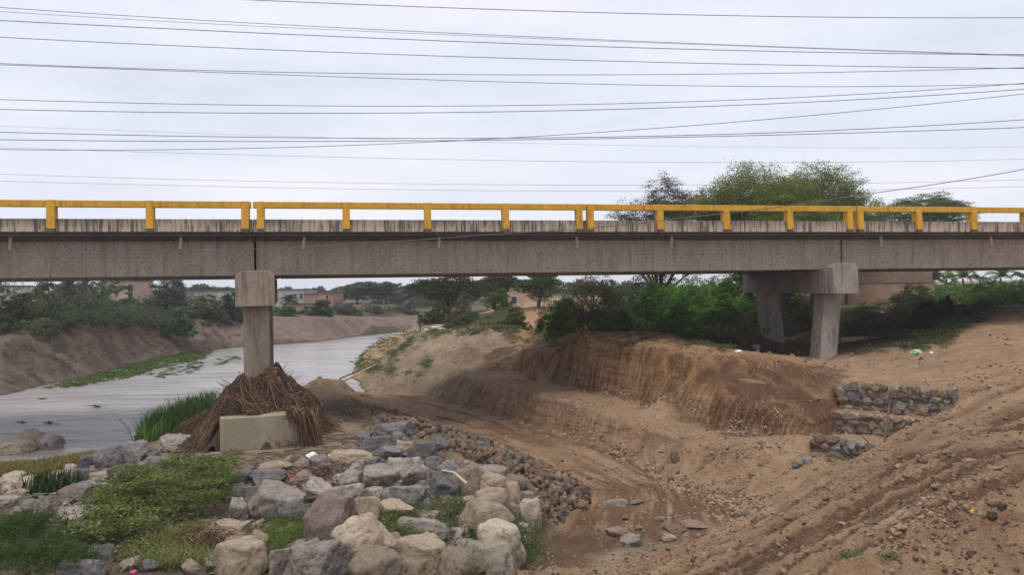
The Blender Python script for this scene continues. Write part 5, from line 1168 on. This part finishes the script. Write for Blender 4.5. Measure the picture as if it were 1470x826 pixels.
rl = [crest[3:], foot, base[4:], edge[3:]]
def rootf():
    ln = rgn.choice(rl[:2]+[rl[0]]+rl[2:]); k = rgn.randrange(len(ln)-1); u = rgn.random(); a, b = ln[k], ln[k+1]; x = a[0]+(b[0]-a[0])*u+rgn.gauss(0, .25); y = a[1]+(b[1]-a[1])*u+rgn.gauss(0, .25); q = []; th = rgn.choice((-1.57, rgn.uniform(0, 6.28)))+rgn.gauss(0, .3); L = rgn.uniform(.15, .6); z = ground(x, y)+.03
    for s in range(6): q.append((x, y, max(ground(x, y)+.01, z))); z -= .04; x += math.cos(th)*L/6; y += math.sin(th)*L/6; th += rgn.gauss(0, .35)
    return q
tag(strands('soil_roots', 900, None, .007, [(.30, .20, .12), (.18, .11, .07), (.40, .29, .18)], rootf), 'thin dead roots and straw sticking out of the cut bank', 'roots', None, 'stuff')

# ------------------------------------------------------------ sticks, pipes, litter
M_pole = plain('pale_pole', (.42, .37, .30), .8); M_dark = plain('dark_wood', (.055, .04, .03), .9); M_stake = plain('stake_wood', (.24, .14, .08), .9)
def rod(name, a, b, r, mat, label, cat, r2=None, mid=None):
    a, b = Vector(a), Vector(b); pts = [(0, 0, 0), tuple((b-a)*.5+Vector(mid or (0, 0, 0))), tuple(b-a)]
    m = MB(); m.tube(pts, r, 8, r2); o = m.build(name, mat, smooth=False); o.location = a; return tag(o, label, cat)
def PG(px, py, dz=0): g = G(px, py); return (g[0], g[1], g[2]+dz)
rod('pole', PG(494, 548, .03), PG(541, 525, .1), .05, M_pole, 'pale pole lying down the bank into the river', 'pole', .04)
rod('pole', PG(487, 545, .03), PG(528, 530, .1), .045, M_dark, 'dark pole lying on the bank beside the pale one', 'pole', .035)
rod('plastic_pipe', PG(612, 474, .12), B(704, 463, Y=49), .055, M_white, 'long white plastic pipe lying across the top of the spoil mound', 'pipe', mid=(0, 0, .0))
rod('plastic_pipe', PG(598, 476, .08), PG(640, 474, .1), .05, M_white, 'short white pipe at the end of the long one', 'pipe')
g = G(603, 474); rod('fence_post', (g[0], g[1], g[2]-.1), (g[0]+.03, g[1], g[2]+.95), .05, M_dark, 'lone dark post at the edge of the river bank', 'post')
g = G(1268, 636); rod('stake', (g[0], g[1], g[2]-.1), (g[0]+.18, g[1], g[2]+.98), .028, M_stake, 'upright wooden stake in front of the middle stone wall', 'stake', .02)
g = G(1242, 638); rod('stick', (g[0]+.12, g[1], g[2]), (g[0]-.25, g[1], g[2]+.4), .014, M_dark, 'thin dark stick leaning by the lowest stone wall', 'stick', .008)
for dx, lab in ((0, 'thin pale stick standing at the end of the uppermost wall'), (.16, 'second pale stick beside the first at the wall end')):
    g = G(1369, 568); rod('stick', (g[0]+dx, g[1], g[2]), (g[0]+dx+.07-dx*.6, g[1], g[2]+.34), .012, M_pole, lab, 'stick')
g = G(655, 722); rod('branch', (g[0]+.25, g[1]-.2, g[2]+.45), B(634, 676, Y=g[1]+.5), .035, M_pole, 'pale broken branch propped against the dark slab', 'branch', .02, (0, 0, .1))
def crumple(name, px, py, w, h, mat, label, cat, sd):
    V, F = ICO[3]; P = np.array([v*(1+.55*mn.noise(Vector(v*2.3)+Vector((sd, 0, 0)))+.3*mn.noise(Vector(v*5.1)+Vector((0, sd, 0)))) for v in V]); g = G(px, py+h*.4); s = g[1]/FPX
    P = P*np.array([w*s*.5, w*s*.4, h*s*.5]); o = mesh_np(name, P, F, mat); o.location = (g[0], g[1], g[2]+h*s*.4); return tag(o, label, cat)
M_pinkc = plain('pink_cloth', (.62, .22, .20), .8); M_pink = plain('pink_paper', (.75, .08, .30), .6); M_redc = plain('red_cloth', (.5, .12, .09), .8); M_grn = plain('pale_green_plastic', (.35, .55, .40), .5); M_yel = plain('yellow_wrapper', (.55, .32, .04), .5); M_black = plain('black_plastic', (.02, .02, .02), .5)
crumple('plastic_bag', 448, 655, 15, 9, M_white, 'crumpled white plastic bag on the dusty platform', 'bag', 1)
crumple('paper_scrap', 472, 657, 10, 5, M_white, 'flat white scrap right of the plastic bag', 'litter', 2)
crumple('cloth_rag', 155, 714, 14, 9, M_pinkc, 'faded pink rag on the creeper by the river', 'rag', 3)
crumple('cloth_rag', 142, 716, 10, 7, M_white, 'cream rag touching the faded pink one', 'rag', 4)
crumple('cloth_rag', 416, 686, 8, 7, M_redc, 'small red rag beside the long blue grey stone', 'rag', 5)
crumple('paper_scrap', 374, 779, 14, 6, M_white, 'crumpled white paper above the green moss', 'litter', 6)
crumple('paper_scrap', 192, 822, 9, 6, M_pink, 'bright pink scrap in the near grass', 'litter', 7)
crumple('litter_heap', 1060, 505, 8, 5, M_white, 'white rubbish on the slope beside the far pier leg', 'litter', 8)
crumple('plastic_bag', 1316, 506, 14, 7, M_grn, 'pale green plastic bag on the bare slope', 'bag', 9)
crumple('paper_scrap', 1253, 551, 5, 3, M_white, 'tiny white scrap above the uppermost stone wall', 'litter', 10)
crumple('wrapper', 1395, 735, 7, 6, M_yel, 'yellow brown wrapper stuck in the near ramp side', 'litter', 11)
crumple('plastic_bag', 1299, 496, 10, 12, M_black, 'black plastic bag at the edge of the shade', 'bag', 12)
crumple('paper_scrap', 1337, 507, 5, 4, M_white, 'white crumb of litter beside the green bag', 'litter', 13)
crumple('paper_scrap', 1266, 449, 7, 3, M_white, 'white scrap under the round grey green shrub', 'litter', 14)
for i, (px, py, s) in enumerate(((137, 586, .9), (72, 609, .8), (60, 574, .5), (235, 543, .7), (505, 520, .35), (33, 608, .4), (275, 528, .6))):
    g = G(px, py); m = MB(); rg = random.Random(i)
    for k in range(5): m.tube([(rg.uniform(-.3, .3)*s, rg.uniform(-.2, .2)*s, 0), (rg.uniform(-.2, .2)*s, 0, rg.uniform(.02, .15)*s), (rg.uniform(-.8, .8)*s, rg.uniform(-.3, .3)*s, rg.uniform(0, .25)*s)], .02, 4, .01)
    o = m.build('floating_branch', M_dark); o.location = (g[0], g[1], .0)
    tag(o, ['largest dark branch floating in the river', 'forked branch floating behind the river boulders', 'snag near the far shore of the river', 'snag beside the broken water plants', 'small stick floating beyond the pier', 'thin twig floating left of the forked branch', 'branch drifting close to the pier'][i], 'branch', 'branches floating in the river')
# burnt stump under the bridge
g = Vector(G(1358, 466)); e = tag(empty('tree_stump', (g.x, g.y+1, g.z)), 'charred black uprooted stump in the weeds beneath the bridge', 'stump'); RS.seed(8)
V, F = ICO[3]; M_char = plain('charred_wood', (.016, .013, .012), 1, .5, 20)
def lump(c, s, sd): 
    P = np.array([Vector(v)*(1+.5*mn.fractal(Vector(v*1.8+sd), 1, 2, 4)) for v in V]); return P*np.array(s)+np.array(c)
mesh_np('stump_body', lump((0, 0, .5), (.85, .6, .6), 2.), F, M_char, e); mesh_np('root_plate', lump((.75, .1, .65), (.22, .4, .6), 5.), F, M_char, e); mesh_np('side_lump', lump((-.7, 0, .35), (.4, .4, .45), 9.), F, M_char, e)
m = MB(); rg = random.Random(2)
for k in range(22): a = Vector((rg.uniform(-.9, .9), rg.uniform(-.5, .3), rg.uniform(.3, 1.0))); m.tube([a, a+Vector((rg.uniform(-.3, .3), 0, rg.uniform(.1, .3))), a+Vector((rg.uniform(-.5, .5), rg.uniform(-.3, .3), rg.uniform(.1, .7)))], .03, 4, .01)
m.build('roots', M_char, e)
# fallen pale logs in the shade
rod('log', B(1205, 489, Y=34), B(1292, 483, Y=35), .13, M_twig, 'long grey log lying behind the right pier leg', 'log', .10)

# ------------------------------------------------------------ buildings
def wallmat(name, c, brick=None, rows=True):
    m, t, p = newmat(name); v = coords(t); n = tnoise(t, v, 1.2, 6, .7); c1 = mixc(t, ramp(t, n, [(.3, 0), (.7, 1)]), [q*.78 for q in c], [q*1.15 for q in c])
    if brick:
        cm = nd(t, 'ShaderNodeCombineXYZ'); s = nd(t, 'ShaderNodeSeparateXYZ', {0: v}); t.links.new(s.outputs[0], cm.inputs[0]); t.links.new(s.outputs[2], cm.inputs[1])
        b = nd(t, 'ShaderNodeTexBrick', {'Vector': cm.outputs[0], 'Scale': 1.0, 'Brick Width': .42, 'Row Height': .16, 'Mortar Size': .014, 'Color1': (*c, 1), 'Color2': (*[q*.7 for q in c], 1), 'Mortar': (*brick, 1)})
        c1 = mixc(t, .7, c1, b.outputs[0])
    c1 = mixc(t, ramp(t, tnoise(t, coords(t, (1, 1, .2)), 1.4, 5, .7), [(.5, 0), (.7, .5)]), c1, [q*.5 for q in c])
    t.links.new(c1, p.inputs['Base Color']); p.inputs['Roughness'].default_value = .95; return m
M_win = plain('dark_opening', (.02, .02, .022), .6); M_frame = plain('window_frame', (.3, .3, .3), .7)
def house(px0, px1, pt, pb, Y, mat, label, wins=(), depth=6, roof=None, name='house', group=None, parapet=True, doors=()):
    x0 = B(px0, 413, Y=Y)[0]; x1 = B(px1, 413, Y=Y)[0]; W = x1-x0; cx = (x0+x1)/2; gz = ground(cx, Y); zt = B((px0+px1)/2, pt, Y=Y)[2]; H = zt-gz
    e = tag(empty(name, (cx, Y, gz)), label, 'building', group)
    m = MB(); m.box(-W/2, W/2, 0, depth, -.6, H); m.build('wall', mat, e)
    rm = MB(); rm.box(-W/2-.12, W/2+.12, -.12, depth+.12, H+.002, H+.14); rm.build('roof', roof or M_slab, e)
    for u0, u1, z0, z1 in wins:
        f = MB(); a, b, c, d = -W/2+u0*W, -W/2+u1*W, z0*H, z1*H
        f.box(a-.08, b+.08, -.06, -.004, c-.08, c); f.box(a-.08, b+.08, -.06, -.004, d, d+.08); f.box(a-.08, a, -.06, -.004, c, d); f.box(b, b+.08, -.06, -.004, c, d)
        fo = f.build('window', M_frame, e); g_ = MB(); g_.box(a, b, -.03, -.006, c, d); g_.build('pane', M_win, fo)
    for u0, u1, z1 in doors:
        g_ = MB(); g_.box(-W/2+u0*W, -W/2+u1*W, -.04, -.004, 0, z1*H); g_.build('door', M_win, e)
    return e
M_salmon = wallmat('salmon_wall', (.47, .31, .25)); M_grey = wallmat('grey_render', (.38, .36, .35)); M_red = wallmat('red_brick_wall', (.42, .21, .16), (.3, .2, .16)); M_paleh = wallmat('pale_render', (.56, .50, .46)); M_mud = wallmat('mud_wall', (.30, .20, .14)); M_bb = wallmat('old_brick', (.27, .20, .155), (.12, .09, .075)); M_plas = wallmat('brown_plaster', (.36, .235, .16)); M_whitew = wallmat('whitewashed_wall', (.62, .58, .55))
house(148, 192, 404.5, 425, 92, M_salmon, 'salmon two storey house showing under the girder over the far trees', ((.38, .5, .55, .85), (.82, .97, .35, .9), (.08, .2, .5, .8)), 5)
house(193, 212, 419, 430, 96, M_paleh, 'low pale shed touching the salmon house', (), 4)
house(-8, 10, 412, 432, 78, M_paleh, 'small pale hut at the left edge over the far trees', ((.5, .8, .4, .7),), 4)
house(266, 352, 418.5, 432, 118, M_grey, 'long low grey wall and roofs left of the pier', ((.2, .24, .4, .7), (.6, .65, .4, .7)), 8)
house(396, 436, 416.5, 436, 118, M_grey, 'grey block house with two small windows right of the pier', ((.66, .74, .45, .75), (.86, .94, .45, .75)), 8)
house(436, 456, 422.5, 437, 116, M_mud, 'dark low house between the grey and the red ones', (), 7)
house(455, 478, 421.5, 438, 114, M_red, 'red brick house with a thin dark roof over the river', ((.55, .7, .5, .85),), 7)
house(405, 470, 437, 446, 104, M_mud, 'low mud wall below the grey and red houses', (), 1.0)
house(484, 512, 436, 444, 136, M_paleh, 'low pale wall below the ragged mesquite', (), 3)
house(532, 546, 434, 446, 134, M_salmon, 'pinkish hut in the shade of the domed mesquite', ((.2, .4, .3, .7),), 3)
house(558, 578, 434, 447, 132, M_paleh, 'pale gabled hut between the domed and bluish trees', (), 3)
e = house(728, 766, 415, 438, 84, M_plas, 'small house with a pale porch roof at the top of the track', ((.15, .35, .3, .75),), 5, roof=M_paleh)
m = MB()
for u in (-1.2, 0.0, 1.2): m.box(u-.07, u+.07, -1.6, -1.46, -.3, 1.75)
m.box(-1.6, 1.6, -1.7, -.13, 1.75, 1.85); m.build('porch', M_paleh, e)
house(796, 822, 424, 434, 92, M_whitew, 'pale blocks stacked at the head of the track', (), 3)
# old brick building at the right
x0 = B(1212, 413, Y=52)[0]; x1 = B(1339, 413, Y=52)[0]; gz = ground((x0+x1)/2, 52); zt = 7.6; W = x1-x0
e = tag(empty('brick_building', ((x0+x1)/2, 52, gz)), 'long old brick building with a plastered base behind the right pier', 'building'); zs = B(1275, 405, Y=52)[2]-gz
m = MB(); m.box(-W/2, W/2, 0, 7, zs, zt-gz); m.build('brick_wall', M_bb, e)
m = MB(); m.box(-W/2-.06, W/2+.06, -.08, 7.06, -.5, zs-.002); m.build('plaster_base', M_plas, e)
m = MB(); m.box(-W/2-.1, W/2+.1, -.13, 7.1, zs-.06, zs+.05); m.build('ledge', M_bb, e)
m = MB(); m.box(-W/2-.2, W/2+.2, -.2, 7.2, zt-gz+.002, zt-gz+.15); m.build('roof', M_slab, e)

# ------------------------------------------------------------ overhead wires
def wire(pts, Y0, Y1, r, label, mat=M_cable, group='power lines over the bridge'):
    xs = np.array([p[0] for p in pts], float); ys_ = np.array([p[1] for p in pts], float); deg = min(3, len(pts)-1) if len(pts) < 5 else 3
    c = np.polyfit(xs/1000, ys_, min(deg, 2) if len(pts) < 4 else deg); q = []
    a, b = xs[0]-(400 if xs[0] <= 0 else 1000), xs[-1]+400
    for k in range(49):
        x = a+(b-a)*k/48; y = np.polyval(c, x/1000) if xs[0] <= x <= xs[-1] else None
        if y is None:
            e = xs[0] if x < xs[0] else xs[-1]; y = np.polyval(c, e/1000)+np.polyval(np.polyder(c), e/1000)*(x-e)/1000
        q.append(B(x, y, Y=Y0+(Y1-Y0)*(x/1470)))
    m = MB(); o0 = Vector(q[24]); m.tube([tuple(Vector(p)-o0) for p in q], r, 5); o = m.build('power_line', mat); o.location = o0
    return tag(o, label, 'cable', group)
wire([(350, -1), (735, 14), (1100, 23), (1470, 25)], 24, 26, .012, 'topmost black wire, leaving the picture before the left edge')
wire([(0, 10), (280, 29), (735, 50), (1100, 67), (1470, 79)], 24, 30, .010, 'upper wire of the thin pair sloping from the top left corner')
wire([(0, 16), (280, 33), (735, 53), (1100, 67.5), (1470, 80.5)], 26, 30, .008, 'lower wire of the thin pair from the top left corner')
wire([(0, 29), (280, 43), (735, 62), (1000, 71), (1470, 78)], 25, 29, .013, 'thick wire just below the thin pair at the top left')
wire([(0, 53), (280, 67), (735, 83), (1100, 93), (1470, 98)], 25, 29, .012, 'wire with a wide gap above and below it at the left')
wire([(0, 91), (300, 101), (735, 107.5), (1100, 105), (1470, 97)], 26, 28, .011, 'wire that crosses the one above only at the right edge')
wire([(0, 93), (300, 103), (735, 118.5), (1100, 123.5), (1470, 120.5)], 27, 29, .011, 'wire starting together with the one above and parting from it')
wire([(0, 143), (350, 150), (735, 152.5), (1100, 141), (1470, 119.5)], 26, 27, .011, 'upper of two sagging wires at mid height')
wire([(0, 157), (350, 162), (735, 160.5), (1100, 149), (1470, 128)], 26, 27, .012, 'lower of two sagging wires at mid height')
wire([(0, 215), (250, 214), (500, 208), (735, 200), (1100, 170), (1470, 135)], 25, 25, .010, 'wire rising steadily to the right through the lower bundle')
wire([(0, 190), (350, 196), (735, 199.5), (1100, 190), (1470, 172)], 26, 27, .012, 'upper wire of the lowest black bundle')
wire([(0, 200.5), (350, 203), (735, 201), (1100, 194), (1470, 183)], 26, 27, .012, 'lower wire of the lowest black bundle')
wire([(0, 181), (350, 193), (735, 206), (1100, 211), (1470, 211)], 60, 64, .011, 'faint wire crossing behind the lowest black bundle', M_cable_pale)
wire([(0, 212), (350, 222), (735, 231), (1100, 233), (1470, 228.5)], 55, 58, .015, 'faint grey wire below all the black ones', M_cable_pale)
wire([(0, 250), (370, 260), (780, 266), (1100, 264.5), (1470, 258)], 55, 58, .014, 'upper of the two faint wires just above the railing', M_cable_pale)
wire([(0, 260), (490, 271), (900, 275), (1197, 273), (1470, 268)], 55, 58, .014, 'lower of the two faint wires just above the railing', M_cable_pale)
pts = [(0, 367), (130, 364.5), (260, 361), (375, 357.5), (490, 351), (580, 346), (677, 339), (750, 334), (831, 329), (905, 322), (980, 313), (1114, 298), (1214, 283), (1340, 265), (1470, 243)]
q = [B(x, y, Y=21.5) for x, y in [(-260, 370)]+pts+[(1700, 196)]]; o0 = Vector(q[8]); m = MB()
fine = []
for i in range(len(q)-1):
    for k in range(4):
        p0, p1, p2, p3 = [Vector(q[max(0, min(len(q)-1, i+j))]) for j in (-1, 0, 1, 2)]; t_ = k/4
        fine.append(.5*((2*p1)+(p2-p0)*t_+(2*p0-5*p1+4*p2-p3)*t_*t_+(3*p1-p0-3*p2+p3)*t_**3)-o0)
m.tube([tuple(p) for p in fine], .012, 6); o = m.build('hanging_cable', plain('grey_cable', (.13, .115, .105), .6), smooth=True); o.location = o0; tag(o, 'slack grey cable hanging in front of the bridge girders', 'cable')

# ------------------------------------------------------------ the air
hm = bpy.data.materials.new('haze'); hm.use_nodes = True; t = hm.node_tree; t.nodes.clear()
pv = nd(t, 'ShaderNodeVolumePrincipled', {'Color': (.93, .95, 1.0, 1), 'Density': .0006, 'Anisotropy': .0}); ou = nd(t, 'ShaderNodeOutputMaterial'); t.links.new(pv.outputs[0], ou.inputs['Volume'])
m = MB(); m.box(GX[0]-5, GX[-1]+5, GY[0]-5, GY[-1]+5, float(Z.min())-1, 24); hz = m.build('haze', hm); tag(hz, None, None, None, 'stuff')
